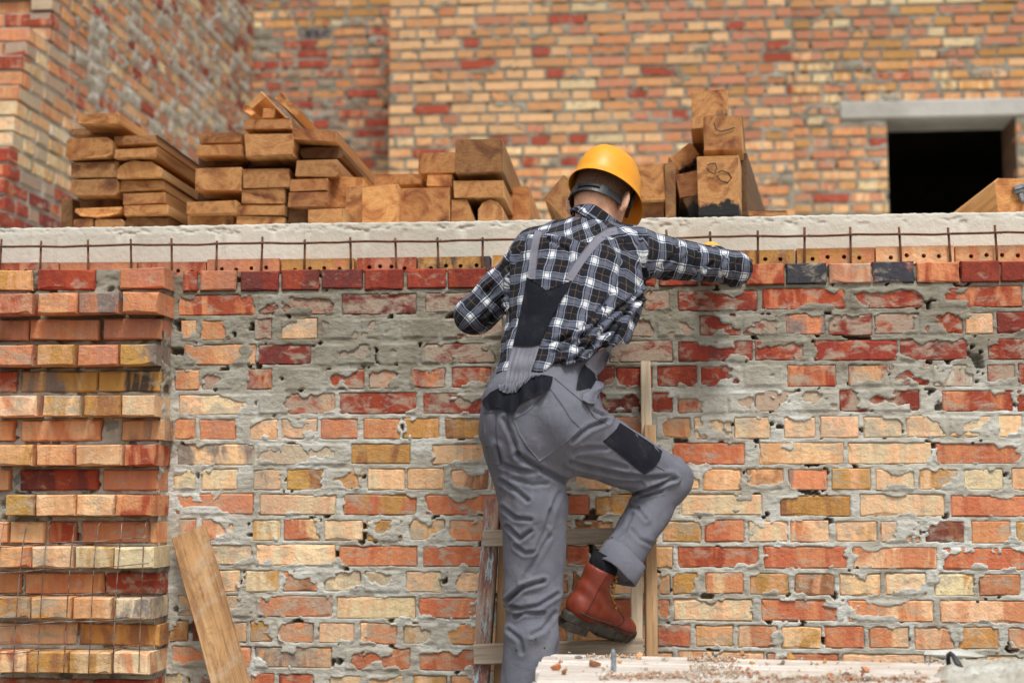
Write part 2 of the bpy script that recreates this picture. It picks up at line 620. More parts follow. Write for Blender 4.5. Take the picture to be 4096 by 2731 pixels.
def place_brick(parent, u0, u1, v0, v1, proud, tones, film, frame, rnd, depth=None, tilt=0.006):
    """frame = (origin, u axis, out axis); u,v in metres in the wall plane"""
    w, h = u1 - u0, v1 - v0
    if w > 0.165:
        me, dim = rnd.choice(BR_S), S_DIM
    else:
        me, dim = rnd.choice(BR_H), H_DIM
    o = bpy.data.objects.new('brick', me)
    org, ua, na = frame
    c = org + ua * ((u0 + u1) / 2) + na * proud
    c = Vector((c.x, c.y, (v0 + v1) / 2))
    rot = math.atan2(ua.y, ua.x)
    flip = rnd.random() < 0.5
    o.rotation_euler = (rnd.uniform(-tilt, tilt), rnd.uniform(-tilt, tilt) * 1.2, rot + rnd.uniform(-tilt, tilt))
    o.scale = (w / dim[0] * (-1 if flip else 1), 1.0 if depth is None else depth / 0.11, h / dim[1])
    o.location = c - parent.location
    a, b = TONE[tones[0]], TONE[tones[1] if len(tones) > 1 else tones[0]]
    g = rnd.uniform(0.86, 1.12)
    o.color = (*(min(1, x * g * rnd.uniform(0.95, 1.05)) for x in a), 1)
    o['second_tone'] = [min(1.0, x * g) for x in b]
    o['mortar_film'] = float(film)
    COL.objects.link(o)
    o.parent = parent
    return o


def mortar_sheet(name, parent, rects, u0, u1, v0, v1, res, frame, mat, seed, joint=-0.006, bulge=0.007, deep=-0.02, voids=0.03, edge=0.005, cover_h=0.0055, top_fn=None):
    """height field of mortar over a wall plane: recessed joints, squeezed-out beads, smears over the faces, open holes"""
    nu, nv = int((u1 - u0) / res) + 1, int((v1 - v0) / res) + 1
    us, vs = np.linspace(u0, u1, nu), np.linspace(v0, v1, nv)
    U, Vv = np.meshgrid(us, vs, indexing='ij')
    D = np.full(U.shape, -0.02)
    CV = np.zeros(U.shape)
    for (a, b, c, d, cov) in rects:
        i0, i1 = np.searchsorted(us, a), np.searchsorted(us, b)
        j0, j1 = np.searchsorted(vs, c), np.searchsorted(vs, d)
        if i1 <= i0 or j1 <= j0:
            continue
        uu, vv = U[i0:i1, j0:j1], Vv[i0:i1, j0:j1]
        D[i0:i1, j0:j1] = np.minimum(np.minimum(uu - a, b - uu), np.minimum(vv - c, d - vv))
        CV[i0:i1, j0:j1] = cov
    n_edge = fbm2(U, Vv, 0.035, seed, 4)
    n_a = fbm2(U, Vv * 1.35, 0.085, seed + 3, 5, 0.5)
    n_b = fbm2(U, Vv, 0.028, seed + 5, 3)
    nc = n_a + 0.3 * n_b
    rank = np.empty(nc.size)
    rank[np.argsort(nc.ravel())] = np.linspace(0, 1, nc.size)
    rank = rank.reshape(nc.shape)
    t = rank + 0.34 * (np.clip(D / 0.03, 0, 1) - 0.55)
    s = sstep((CV - t) / 0.11 + 0.5) * (CV > 0.001)
    n_mid = fbm2(U, Vv * 1.8, 0.05, seed + 7, 5, 0.6)
    n_hf = fbm2(U + 0.4 * Vv, Vv * 2.2, 0.014, seed + 9, 3, 0.6)
    h_in = deep + s * (cover_h - deep + 0.0016 * n_mid)
    h_out = joint + bulge * n_mid
    Dp = D - edge * (0.35 + n_edge)
    k = sstep(Dp / 0.004 + 0.5)
    h = h_out * (1 - k) + h_in * k
    # ragged lip where mortar was squeezed over a brick edge
    lip = np.exp(-((Dp - 0.002) / 0.004) ** 2) * np.clip(n_edge, 0, 1) * (CV > 0.12)
    h = h + 0.0038 * lip
    vd = fbm2(U, Vv * 1.2, 0.045, seed + 11, 3)
    thr = np.quantile(vd, 1 - voids) if voids > 0 else 9
    h = h - 0.055 * sstep((vd - thr) / 0.05) * (1 - k)
    h = h + 0.0014 * n_hf * (1 - k * (1 - s))
    if top_fn is not None:
        Vv = np.minimum(Vv, top_fn(U))
    org, ua, na = frame
    P = np.empty(U.shape + (3,))
    P[..., 0] = org.x + ua.x * U + na.x * h
    P[..., 1] = org.y + ua.y * U + na.y * h
    P[..., 2] = Vv
    me = np_mesh(name, P.reshape(-1, 3), grid_faces(nu, nv), smooth=True)
    o = mesh_obj(name, me, mat, parent)
    o['kind'] = 'stuff'
    return o


FRONT = (Vector((0, 0, 0)), Vector((1, 0, 0)), Vector((0, -1, 0)))
PITCH_Z = 0.0807
Z9 = 1.614                                   # centre height of the ninth course


def course_z(k):
    return Z9 + (9 - k) * PITCH_Z


def wall_x(photo_x, z, y=0.0):
    """photo pixel column (4096 wide) -> x on the plane y at height z"""
    lo = at(photo_x / 4.0, 341.0, y)
    # pixel columns are near vertical; walk the row until the height fits
    py = 341.0
    for _ in range(6):
        p = at(photo_x / 4.0, py, y)
        py += (p[2] - z) * (F_PX / (y + 4.6)) * 0.97
    return float(at(photo_x / 4.0, py, y)[0])


ROWS = [  # course: x0 x1 tones cover
 "735 791 RS 1;802 945 OS 0;965 1115 MD 0;1126 1276 RM 0;1287 1448 MD 12;1459 1611 RD 0;1629 1784 RD 5;1792 1944 DR 0;1960 2115 RD 0;2130 2280 RM 5;2297 2450 RO 0;2466 2620 RD 5;2636 2790 RM 5;2806 2968 RD 10;2985 3136 RO 0;3145 3305 KK 18;3317 3483 PS 25;3492 3655 KR 15;3667 3836 OR 6;3842 3997 RD 0;4003 4160 RD 0",
 "712 1018 OR 15;1034 1336 RD 50;1367 1666 MD 50;1700 2010 MD 60;2030 2340 RM 40;2360 2560 RD 55;2578 2690 RM 78;2712 3029 DR 42;3050 3382 RO 14;3400 3697 DR 36;3753 4089 RO 20;4112 4400 RO 20",
 "724 783 TP 20;802 920 YO 30;1017 1085 MD 55;1126 1267 PT 50;1285 1430 DM 92;1445 1592 MD 96;1607 1752 DM 95;1767 1850 RD 80;1862 2010 RM 70;2025 2170 RD 60;2190 2340 DR 60;2360 2500 RD 80;2515 2615 DM 80;2629 2785 RM 85;2798 2964 DR 32;2973 3115 MD 52;3142 3299 OG 10;3314 3489 DR 50;3498 3673 RD 70;3682 3851 RD 36;3863 3973 PT 50;3988 4140 MD 25",
 "735 1021 OT 36;1034 1244 MD 32;1255 1500 MK 85;1512 1674 DR 99;1683 1981 DM 62;2000 2300 RD 60;2320 2420 RD 60;2438 2690 MD 70;2712 3012 DM 20;3020 3240 DR 38;3258 3590 DR 36;3599 3870 DM 42;3952 4160 RD 32",
 "698 797 OT 32;808 930 RS 80;987 1086 RT 38;1144 1287 PC 90;1304 1456 RO 42;1476 1590 OR 70;1643 1780 RO 45;1809 1964 RO 42;1972 2120 MD 40;2135 2290 RD 50;2310 2375 RD 40;2391 2457 DM 20;2464 2610 DR 18;2629 2789 DR 20;2803 2961 DR 36;2979 3133 RD 96;3151 3344 RO 36;3394 3549 RT 50;3558 3718 RD 46;3733 3893 RW 52;3950 4060 RD 60;4075 4200 RD 50",
 "715 1018 PC 36;1034 1339 RT 60;1356 1666 RD 32;1692 1985 RD 42;2005 2350 RD 40;2382 2590 DM 30;2610 2690 RD 20;2711 2905 OR 68;2914 3012 TS 80;3020 3353 SP 80;3359 3680 DR 40;3768 4053 RO 26;4071 4300 RD 20",
 "698 779 OT 8;796 940 SO 25;1000 1109 PT 38;1123 1267 PT 40;1281 1430 OS 8;1453 1600 TO 8;1611 1755 YT 8;1781 1921 YB 28;1940 2090 OT 20;2110 2260 PT 20;2280 2430 OR 20;2450 2600 OS 30;2624 2762 TO 34;2777 2925 PT 45;2937 3080 PC 42;3136 3261 PC 34;3282 3436 PC 36;3454 3608 CP 46;3626 3786 PC 25;3798 3961 PC 45;3994 4090 PC 10",
 "707 1016 PG 28;1032 1385 PC 92;1404 1640 YB 12;1727 1950 PT 20;1970 2280 PO 20;2300 2640 PT 20;2690 2979 RO 18;3038 3374 PT 30;3392 3727 PC 8;3745 4084 OR 18;4105 4400 PO 20",
 "694 782 CY 45;805 947 PC 12;1012 1122 PG 40;1145 1291 YB 18;1303 1448 YT 34;1469 1618 PC 0;1630 1775 TP 10;1805 1953 PB 24;1970 2110 PT 20;2130 2280 TO 20;2300 2450 PT 20;2470 2620 PT 20;2640 2795 PT 10;2813 2964 TP 4;2985 3134 TB 14;3154 3309 OG 4;3327 3484 TY 28;3502 3656 PC 20;3677 3832 YP 24;3855 4013 CP 20;4048 4200 PT 10",
 "703 1012 OS 28;1039 1342 PC 12;1374 1665 RY 36;1700 1990 RO 28;2010 2250 RO 30;2275 2357 RD 8;2382 2690 YB 25;2724 3047 PC 14;3122 3401 YB 4;3440 3778 PC 18;3805 4110 OR 5;4130 4400 RO 10",
 "713 782 OP 58;805 930 OP 50;1009 1119 CY 18;1134 1279 PR 24;1297 1448 PC 14;1466 1609 YB 42;1636 1778 PY 46;1799 1944 OT 24;1960 2110 TO 20;2130 2280 PT 20;2300 2450 BT 20;2470 2632 TP 20;2649 2804 YT 32;2819 2976 OR 22;2994 3151 PC 20;3160 3315 OP 18;3344 3508 PY 30;3523 3680 PO 52;3704 3858 BM 28;3888 4042 OT 22;4066 4220 YP 20",
 "712 1009 PC 60;1024 1339 PC 25;1356 1668 RO 20;1692 1990 RO 20;2010 2250 OR 20;2266 2355 RD 10;2375 2600 TB 20;2618 2690 TP 20;2712 3033 RD 20;3056 3389 RO 14;3413 3748 OP 8;3775 4110 RO 18;4130 4400 RO 10",
 "730 850 PC 40;868 960 PC 30;980 1113 YC 6;1131 1267 OB 36;1297 1440 CP 52;1457 1600 YC 90;1624 1766 PC 40;1790 1930 PT 36;1950 2100 PT 20;2120 2270 OT 20;2290 2430 BT 20;2450 2600 PT 20;2620 2680 TP 20;2690 2798 YO 40;2822 2973 PO 12;3000 3154 YT 20;3178 3336 TB 24;3359 3523 PO 34;3543 3704 PC 24;3740 3900 CY 28;3918 4081 OS 8;4100 4250 PO 10",
 "712 1005 PC 58;1026 1330 OS 40;1347 1659 CP 6;1674 1980 RO 24;2000 2300 OT 20;2320 2600 RO 20;2620 2677 OS 20;2695 3010 PC 26;3047 3377 RO 24;3392 3733 OP 20;3763 4110 PO 6;4130 4400 OP 10",
 "677 750 YB 30;768 860 MB 20;880 985 PT 30;1000 1089 YO 36;1107 1250 OS 44;1276 1416 PC 20;1440 1585 PO 36;1612 1751 CY 50;1790 1925 OY 30;1945 2100 PT 20;2120 2270 OT 20;2290 2440 YT 20;2460 2610 PT 20;2630 2762 RO 30;2783 2932 TY 30;2952 3110 PO 24;3128 3285 PY 4;3300 3457 OR 8;3478 3636 OP 24;3659 3817 PO 14;3835 3995 YP 24;4036 4200 OP 50",
 "687 1000 OS 36;1018 1324 TG 40;1380 1640 RO 32;1677 1980 OR 36;2000 2300 OT 20;2320 2690 PT 20;2712 3056 PO 20;3068 3353 OR 30;3370 3700 PT 20;3720 3930 PO 30;3947 4250 PT 50",
 "664 750 CY 30;770 870 RM 30;890 985 OT 20;1000 1095 OR 20;1113 1255 MR 18;1315 1442 PC 40;1466 1612 PY 40;1653 1785 PY 30;1805 1950 OT 20;1970 2120 PT 20;2140 2290 OT 20;2310 2460 PO 20;2480 2630 PT 20;2650 2800 PO 20;2820 2970 OT 20;2990 3140 PO 20;3160 3310 PT 20;3330 3480 OT 20;3500 3650 PO 20;3670 3820 PO 20;3840 3990 PT 20;4010 4160 PO 20",
]


def front_wall():
    rnd = random.Random(11)
    base = (0.6, 0.0, 0.0)
    wall = thing('brick_wall', 'unplastered brick wall with smeared grey mortar in front of the worker', 'wall', base)
    rects, allz = [], []
    h = 0.0645
    for k, row in enumerate(ROWS, 1):
        z = course_z(k)
        prev = None
        for ent in row.split(';'):
            a, b, tones, cov = ent.split()
            x0, x1 = wall_x(float(a), z), wall_x(float(b), z)
            cov = int(cov) / 100.0
            if k >= 8:                                # the older, paler lot of bricks
                tones = tones.replace('R', 'X').replace('D', 'R')
            hh = h * rnd.uniform(0.96, 1.05)
            dz = rnd.uniform(-0.002, 0.002)
            proud = rnd.uniform(-0.0035, 0.0006)
            if k == 1:
                proud += rnd.uniform(0.006, 0.014)
            place_brick(wall, x0, x1, z + dz - hh / 2, z + dz + hh / 2, proud, tones, cov, FRONT, rnd)
            rects.append((x0, x1, z + dz - hh / 2, z + dz + hh / 2, cov * (0.54 if cov < 0.75 else 0.90)))
    # lowest courses, hidden from this side by the trestle and the lower edge of the picture
    zt, zb = course_z(17) - PITCH_Z / 2, 0.0
    xl, xr = wall_x(640, 1.6), wall_x(4200, 1.6) + 0.6
    z_top = course_z(1) + h / 2 - 0.012
    mortar_sheet('mortar', wall, rects, xl, xr, course_z(18), z_top, 0.0042, FRONT, M['mortar'], 2,
                 joint=-0.0016, bulge=0.0048, voids=0.034, edge=0.0036, cover_h=0.0021)
    bm = bmesh.new()
    bm_box(bm, (xl - 2.0, 0.065, 0.0), (xr, 0.40, course_z(1) - h / 2))          # core of the wall behind the facing
    bm_box(bm, (xl - 2.0, 0.012, 0.0), (xr, 0.064, course_z(18) + 0.01))
    mesh_obj('core', bm_mesh('core', bm), M['mortar'], wall)
    # bed under and behind the top course
    bm = bmesh.new()
    bm_box(bm, (xl, 0.03, course_z(1) - h / 2 - 0.01), (xr, 0.118, course_z(1) + h / 2 - 0.016))
    mesh_obj('top_bed', bm_mesh('top_bed', bm), M['mortar'], wall)
    return wall


PIL = [  # level: 1 = headers standing far out, 2 = stretchers set back
 (2, 1072, 1157, "-60 126 YT;149 376 RD;482 684 SO"),
 (1, 1162, 1258, "-40 126 SR;151 306 OT;311 468 SG;488 631 OS"),
 (2, 1277, 1356, "-40 115 BS;123 395 SO;415 659 SO"),
 (1, 1370, 1465, "-40 129 SO;149 295 YT;306 463 SO;477 609 YG"),
 (2, 1482, 1566, "-40 62 RS;81 387 YG;393 654 YK"),
 (1, 1575, 1667, "-40 140 PO;168 318 YP;334 480 YB;485 631 PC"),
 (2, 1673, 1766, "-40 53 OT;82 401 OP;483 655 TG"),
 (1, 1776, 1861, "-40 128 TY;141 292 TO;302 483 TP;493 671 RO"),
 (2, 1874, 1960, "-40 39 TO;79 390 MR;408 657 SO"),
 (1, 1976, 2062, "16 131 YB;138 294 PT;302 452 PT;460 605 OR"),
 (2, 2088, 2167, "-40 33 TP;43 178 PT;191 300 RO;325 592 OS;598 677 OT"),
 (1, 2183, 2272, "-40 118 TO;125 285 PT;296 454 CY;457 637 CC"),
 (2, 2285, 2377, "-40 80 OR;99 414 OT;424 645 RD"),
 (1, 2387, 2476, "-40 113 YB;122 281 YT;289 443 TP;457 600 CG"),
 (2, 2496, 2574, "-60 302 PO;316 667 YB"),
 (1, 2604, 2693, "-40 100 PR;108 273 YB;279 443 PY;454 605 CO"),
 (2, 2713, 2800, "-60 370 BR;375 664 RS"),
]


def pilaster():
    rnd = random.Random(21)
    x_r = wall_x(690, 1.8, 0.0)
    base = (x_r - 0.4, 0.0, 0.0)
    pil = thing('brick_pilaster', 'toothed brick pier whose header courses stand out, beside the leaning plank', 'pier', base)
    p1, p2 = 0.16, 0.095
    hh = 0.0655
    rects = []
    k = 0
    for lev, y0, y1, row in PIL:
        k += 1
        p = p1 if lev == 1 else p2
        dep = p + 0.04
        ents = row.split(';')
        yc = (y0 + y1) / 2.0
        for i, ent in enumerate(ents):
            a, b, tones = ent.split()
            a, b = float(a), float(b)
            zc = float(at(80.0, yc / 4.0, -p)[2])
            x0, x1 = wall_x(a, zc, -p), wall_x(b, zc, -p)
            last = i == len(ents) - 1
            if last:
                x1 = x_r + rnd.uniform(-0.012, 0.004)
            pr = p + rnd.uniform(-0.008, 0.008)
            o = place_brick(pil, x0, x1, zc - hh / 2, zc + hh / 2, pr, tones, 0.1 + 0.25 * (rnd.random() < 0.3), FRONT, rnd, depth=dep, tilt=0.014)
            rects.append((x0, x1, zc - hh / 2, zc + hh / 2, 0.0))
        if k > 1:
            pass
    zl = [at(80.0, y / 4.0, -p2)[2] for y in (1076, 2790)]
    fr = (Vector((0, -(p2 - 0.008), 0)), Vector((1, 0, 0)), Vector((0, -1, 0)))
    mortar_sheet('mortar', pil, rects, x_r - 1.3, x_r - 0.010, zl[1], zl[0], 0.006, fr, M['mortar'], 4,
                 joint=-0.006, bulge=0.014, deep=-0.03, voids=0.08, edge=0.003)
    bm = bmesh.new()
    bm_box(bm, (x_r - 1.6, -(p2 - 0.035), 0.0), (x_r - 0.014, 0.05, zl[0] - 0.02))
    mesh_obj('core', bm_mesh('core', bm), M['mortar'], pil)
    # mortar smeared down the inner corner
    fr = (Vector((x_r - 0.012, 0, 0)), Vector((0, 1, 0)), Vector((1, 0, 0)))
    mortar_sheet('corner_mortar', pil, [], -0.092, 0.012, zl[1], zl[0] - 0.02, 0.007, fr, M['mortar'], 6, joint=0.0, bulge=0.012, voids=0.0)
    return pil


front_wall()
PILASTER = pilaster()


# ------------------------------------------------------------------ bricks on edge behind the top course, slab, reinforcement
def perforated_bricks():
    rnd = random.Random(5)
    y = 0.15
    # x0 x1 top-y (photo px), tones
    ents = "-100 232 1048 SR;240 545 1046 SO;552 822 1044 SR;830 1118 1035 SO;1126 1415 1033 OY;1428 1665 1028 SR;1672 1960 1026 YK;1970 2240 1018 YT;2260 2540 1014 OT;2560 2860 1010 YO;2880 3178 1000 YB;3188 3497 990 OY;3503 3815 984 TP;3822 4130 980 TO;4140 4440 976 TO"
    grp = 'perforated bricks set on edge along the slab'
    names = ['behind the pier, farthest from the worker', 'behind the pier', 'just past the pier edge', 'with four holes showing, above the first red header', 'of tan colour left of two pinkish ones', 'with a pinkish end', 'ochre with a blue-grey burnt stain', 'half hidden by the worker shoulder']
    lab = ['salmon brick on edge showing only its top behind the pier, at the picture edge',
           'salmon brick on edge peeping over the red pier brick, between two pinkish neighbours',
           'low pinkish brick on edge above the joint of pier and wall',
           'pinkish brick on edge with four holes, nearest the pier',
           'tan and ochre brick on edge with four holes, second from the pier with holes',
           'pinkish tan perforated brick on edge, third with holes from the pier',
           'ochre perforated brick on edge with blue-grey burnt stain beside the worker',
           'yellowish brick on edge half hidden by the bent arm of the worker',
           'tan brick on edge hidden behind the worker back',
           'ochre brick on edge hidden behind the worker elbow arm',
           'brown ochre perforated brick on edge beside the bent elbow',
           'tan perforated brick on edge with a blue-grey end, second from the elbow',
           'peach perforated brick on edge with mustard top corner, third from the elbow',
           'pale orange perforated brick on edge, fourth from the elbow',
           'tan brick on edge cut off by the picture edge']
    for i, ent in enumerate(ents.split(';')):
        a, b, ytop, tones = ent.split()
        a, b, ytop = float(a), float(b), float(ytop)
        zt = float(at((a + b) / 8.0, ytop / 4.0, y)[2])
        x0, x1 = wall_x(a, zt, y), wall_x(b, zt, y)
        w, h, d = x1 - x0, 0.12, 0.062
        # face with round holes: a plate of quads round each hole, real bores behind
        nh = 4
        bm = bmesh.new()
        hole_x = [(j + 0.5) / nh * (w - 0.045) + 0.0225 for j in range(nh)]
        xs = [0.0] + [0.5 * (hole_x[j] + hole_x[j + 1]) for j in range(nh - 1)] + [w]
        zs = [0.0, 0.034, 0.070, h]
        R, NS = 0.0075, 8
        zc_list = [None, 0.052, 0.0815]
        for j in range(nh):
            for q in range(3):
                xa, xb, za, zb = xs[j], xs[j + 1], zs[q], zs[q + 1]
                if q != 2:
                    bm.faces.new([bm.verts.new(c) for c in ((xa, 0, za), (xb, 0, za), (xb, 0, zb), (xa, 0, zb))])
                    continue
                cx, cz = hole_x[j] + rnd.uniform(-.003, .003), 0.0865 + rnd.uniform(-.004, .004)
                ring = [(cx + R * math.cos(math.pi / 4 + m * math.pi / 4), cz + R * math.sin(math.pi / 4 + m * math.pi / 4)) for m in range(8)]
                outer = [(xb, zb), ((xa + xb) / 2, zb), (xa, zb), (xa, (za + zb) / 2), (xa, za), ((xa + xb) / 2, za), (xb, za), (xb, (za + zb) / 2)]
                vi = [bm.verts.new((x, 0, z)) for x, z in ring]
                vo = [bm.verts.new((x, 0, z)) for x, z in outer]
                vd = [bm.verts.new((x, 0.05, z)) for x, z in ring]
                for m in range(8):
                    n = (m + 1) % 8
                    bm.faces.new((vo[m], vo[n], vi[n], vi[m]))
                    bm.faces.new((vi[m], vi[n], vd[n], vd[m]))
                bm.faces.new(vd)
        for f in (((0, 0, h), (w, 0, h), (w, d, h), (0, d, h)), ((0, 0, 0), (0, d, 0), (0, d, h), (0, 0, h)), ((w, 0, 0), (w, d, 0), (w, d, h), (w, 0, h)), ((0, d, 0), (w, d, 0), (w, d, h), (0, d, h))):
            bm.faces.new([bm.verts.new(c) for c in f])
        bmesh.ops.remove_doubles(bm, verts=bm.verts, dist=0.0004)
        me = bm_mesh('perforated_brick', bm)
        me.materials.append(M['brick'])
        o = bpy.data.objects.new('perforated_brick', me)
        o.location = (x0, y + rnd.uniform(-0.004, 0.004), zt - h)
        o.rotation_euler = (0, rnd.uniform(-0.012, 0.012), 0)
        g = rnd.uniform(0.9, 1.08)
        o.color = (*(x * g for x in TONE[tones[0]]), 1)
        o['second_tone'] = list(TONE[tones[1]])
        o['mortar_film'] = 0.05
        COL.objects.link(o)
        tag(o, lab[i], 'brick', grp, 'thing')


perforated_bricks()

Z_SLAB = float(at(560, 219.5, 0.24)[2])


def slab():
    rnd = np.random.default_rng(3)
    x0, x1 = -4.2, 3.6
    yf = 0.235
    nu = 1300
    xs = np.linspace(x0, x1, nu)
    prof = []
    top = Z_SLAB + 0.003 * fbm2(xs, xs * 0, 0.7, 2, 3) + 0.0032 * fbm2(xs, xs * 0 + 3, 0.022, 4, 4, 0.7)
    zs_rel = [-0.32, -0.10, -0.036, -0.028, -0.024, -0.020, -0.016, -0.012, -0.007, 0.0]
    for j, zr in enumerate(zs_rel):
        h = np.full(nu, yf)
        if zr > -0.030:
            rough = fbm2(xs * 0.7, np.full(nu, zr * 2.6), 0.022, 5, 5, 0.7)
            h = yf + 0.002 * (j - 3) / 6 + 0.013 * np.clip(rough - 0.2, -0.06, 0.8)
        prof.append(np.stack([xs, h, (top + zr) if zr > -0.030 else np.full(nu, Z_SLAB + zr)], -1))
    for yy in (0.29, 0.40, 0.7, 7.2):
        prof.append(np.stack([xs, np.full(nu, yy), np.full(nu, Z_SLAB - 0.004) + (0.004 * fbm2(xs, xs * 0 + yy, 0.1, 6, 3) if yy < 0.6 else 0)], -1))
    P = np.stack(prof, 1)
    me = np_mesh('floor_slab', P.reshape(-1, 3), grid_faces(nu, P.shape[1])[:, ::-1])
    o = mesh_obj('floor_slab', me, M['concrete'])
    tag(o, 'pale cast concrete floor slab with a rough broken upper edge', 'slab', kind='structure')
    bm = bmesh.new()
    bm_box(bm, (-9, -40, -0.2), (9, 40, -0.1))
    g = [-60, 60]
    me = np_mesh('ground', [(-150, -150, 0), (150, -150, 0), (150, 150, 0), (-150, 150, 0)], [(0, 1, 2, 3)])
    bm.free()
    tag(mesh_obj('ground', me, M['earth']), 'bare brown earth of the building site', 'ground', kind='structure')


slab()


def reinforcement():
    y = 0.136
    # long bar: photo y at left / right
    pl, pr = at(-20, 247.0, y - 0.009), at(1045, 232.0, y - 0.009)
    cage = thing('reinforcement_ladder', 'rusty reinforcing bars with short uprights standing in front of the slab edge', 'rebar', (0, y, pl[2]))
    n = 60
    pts = [pl + (pr - pl) * i / n + np.array([0, 0, 0.0016 * math.sin(i * 0.9) + 0.001 * math.sin(i * 2.3)]) for i in range(n + 1)]
    mesh_obj('long_bar', tube_mesh('long_bar', pts, 0.0040, 8), M['rust'], cage)
    # ribs of the deformed bar
    ups = [(6, 955), (165, 962), (352, 958), (523, 955), (686, 952), (868, 962), (1050, 946), (1220, 957), (1401, 948), (1581, 951), (1750, 948), (1931, 948), (2105, 948), (2290, 945), (2480, 935), (2665, 918), (2840, 925), (3031, 921), (3218, 908), (3401, 907), (3596, 907), (3792, 909), (3979, 899), (4170, 900)]
    for i, (x, yt) in enumerate(ups):
        t = at(x / 4.0, yt / 4.0, y)
        b = np.array([t[0] + (0.006 if i % 3 == 0 else -0.004) * (1 if i % 2 else -1), y, course_z(1) - 0.02])
        m = (t + b) / 2 + np.array([0.0015, 0, 0])
        u = mesh_obj('upright', tube_mesh('upright', [b, m, t], 0.0040, 8), M['rust'], cage)
        # tie wire knot
        c = np.array([t[0] + 0.004, y - 0.008, pl[2] + (pr[2] - pl[2]) * (x / 4.0 + 20) / 1065.0])
        mesh_obj('tie_wire', tube_mesh('tie_wire', [c + np.array(q) for q in ((-0.010, 0, 0.006), (0.0, -0.004, -0.004), (0.009, -0.002, 0.005), (0.013, 0, -0.004))], 0.0013, 5), M['wire'], u)


reinforcement()


# ------------------------------------------------------------------ walls of the unfinished house behind
BLEACH = {'O': (194, 132, 90), 'T': (204, 150, 102), 'S': (188, 128, 98), 'P': (218, 176, 130), 'C': (216, 194, 152), 'Y': (190, 142, 84), 'R': (160, 72, 50), 'D': (144, 58, 46)}
BLEACH = {k: srgb(*v) for k, v in BLEACH.items()}


def course_wall(name, label, cat, frame, u0, u1, z0, z1, mat, seed, palette, pitch=0.0807, maxn=300, holes=(), cov=0.12, tone_fn=None, res=0.016, near_first=None, joint=-0.008, start_fn=None, bulge=0.008):
    rnd = random.Random(seed)
    org, ua, na = frame
    base = org + ua * ((u0 + u1) / 2)
    wall = thing(name, label, cat, (base.x, base.y, Z_SLAB))
    ents, rects = [], []
    nk = int((z1 - z0) / pitch) + 1
    for k in range(nk):
        z = z0 + pitch * (k + 0.5)
        kind = k % 2 if rnd.random() < 0.86 else rnd.randint(0, 1)
        us = start_fn(z) if start_fn else u0
        u = us if start_fn else u0 - rnd.uniform(0, 0.12)
        while u < u1:
            st = (kind == 0) if rnd.random() < 0.88 else (kind == 1)
            w = (0.248 if st else 0.118) + rnd.uniform(-0.006, 0.006)
            a, b = max(u, us if start_fn else u0), min(u + w, u1)
            u += w + rnd.uniform(0.014, 0.030)
            if b - a < 0.03:
                continue
            skip = False
            for (ha, hb, hc, hd) in holes:
                if z > hc - 0.02 and z < hd + 0.02:
                    if a >= ha - 0.03 and b <= hb + 0.03:
                        skip = True
                    elif a < ha < b:
                        b = ha
                    elif a < hb < b:
                        a = hb
            if skip or b - a < 0.03:
                continue
            tn = tone_fn(a, z, rnd) if tone_fn else rnd.choice(palette)
            c = cov * (2.4 if rnd.random() < 0.25 else 0.5)
            hh = 0.058 * rnd.uniform(0.93, 1.05)
            dz = rnd.uniform(-0.004, 0.004)
            ents.append((a, b, z + dz - hh / 2, z + dz + hh / 2, tn, min(c, 0.95)))
    if near_first is not None:
        ents.sort(key=near_first)
    rest = []
    for i, e in enumerate(ents):
        rects.append((*e[:4], e[5]))
        if i < maxn:
            o = place_brick(wall, *e[:4], rnd.uniform(-0.004, 0.003), e[4], e[5], frame, rnd)
            g = rnd.uniform(0.93, 1.18)
            o.color = (*(x * g for x in BLEACH.get(e[4][0], TONE[e[4][0]])), 1)
            o['second_tone'] = [x * g for x in BLEACH.get(e[4][1], TONE[e[4][1]])]
        else:
            rest.append(e)
    # joined rest, coloured per brick by a face attribute through separate material-less tone meshes
    if rest:
        groups = {}
        for e in rest:
            groups.setdefault(e[4][0], []).append(e)
        vs, fs, cols = [], [], []
        for e in rest:
            a, b, c, d = e[:4]
            n0 = len(vs)
            for (uu, zz, dd) in ((a, c, 0.0), (b, c, 0.0), (b, d, 0.0), (a, d, 0.0), (a, c, -0.05), (b, c, -0.05), (b, d, -0.05), (a, d, -0.05)):
                q = org + ua * uu + na * dd
                vs.append((q.x, q.y, zz))
            for f in ((0, 1, 2, 3), (0, 4, 5, 1), (1, 5, 6, 2), (2, 6, 7, 3), (3, 7, 4, 0)):
                fs.append(tuple(n0 + i for i in f))
                t1 = BLEACH.get(e[4][0], TONE[e[4][0]])
                g = rnd.uniform(0.85, 1.1) if f == (0, 1, 2, 3) else g
                cols.append((t1[0] * g, t1[1] * g, t1[2] * g, 1.0))
        me = np_mesh('far_bricks', vs, fs)
        at_ = me.attributes.new('tone', 'FLOAT_COLOR', 'FACE')
        at_.data.foreach_set('color', np.array(cols, dtype=np.float32).ravel())
        o = mesh_obj('brick_mass', me, M['brick_mass'], wall)
        o['kind'] = 'stuff'
    ms_rects = rects
    if holes:
        for (ha, hb, hc, hd) in holes:
            pass
    return wall, ms_rects


t = NT('fired_clay_far')
_p = t.pos()
_c = t.attr('tone', 'GEOMETRY', 'Color')
_n = t.noise(_p, 22.0, 4, 0.6)
_c = t.mix(t.mapr(_n, 0.3, 0.75, 0.0, 0.6), _c, t.mix(1.0, _c, (0.72, 0.68, 0.66), 'MULTIPLY'))
_f = t.mapr(t.noise(_p, 17.0, 6, 0.62, 0.4), 0.58, 0.70, 0.0, 0.7)
_c = t.mix(_f, _c, srgb(150, 142, 126))
t.bump(_n, 0.5, 0.006)
M['brick_mass'] = t.set(_c, 0.9)

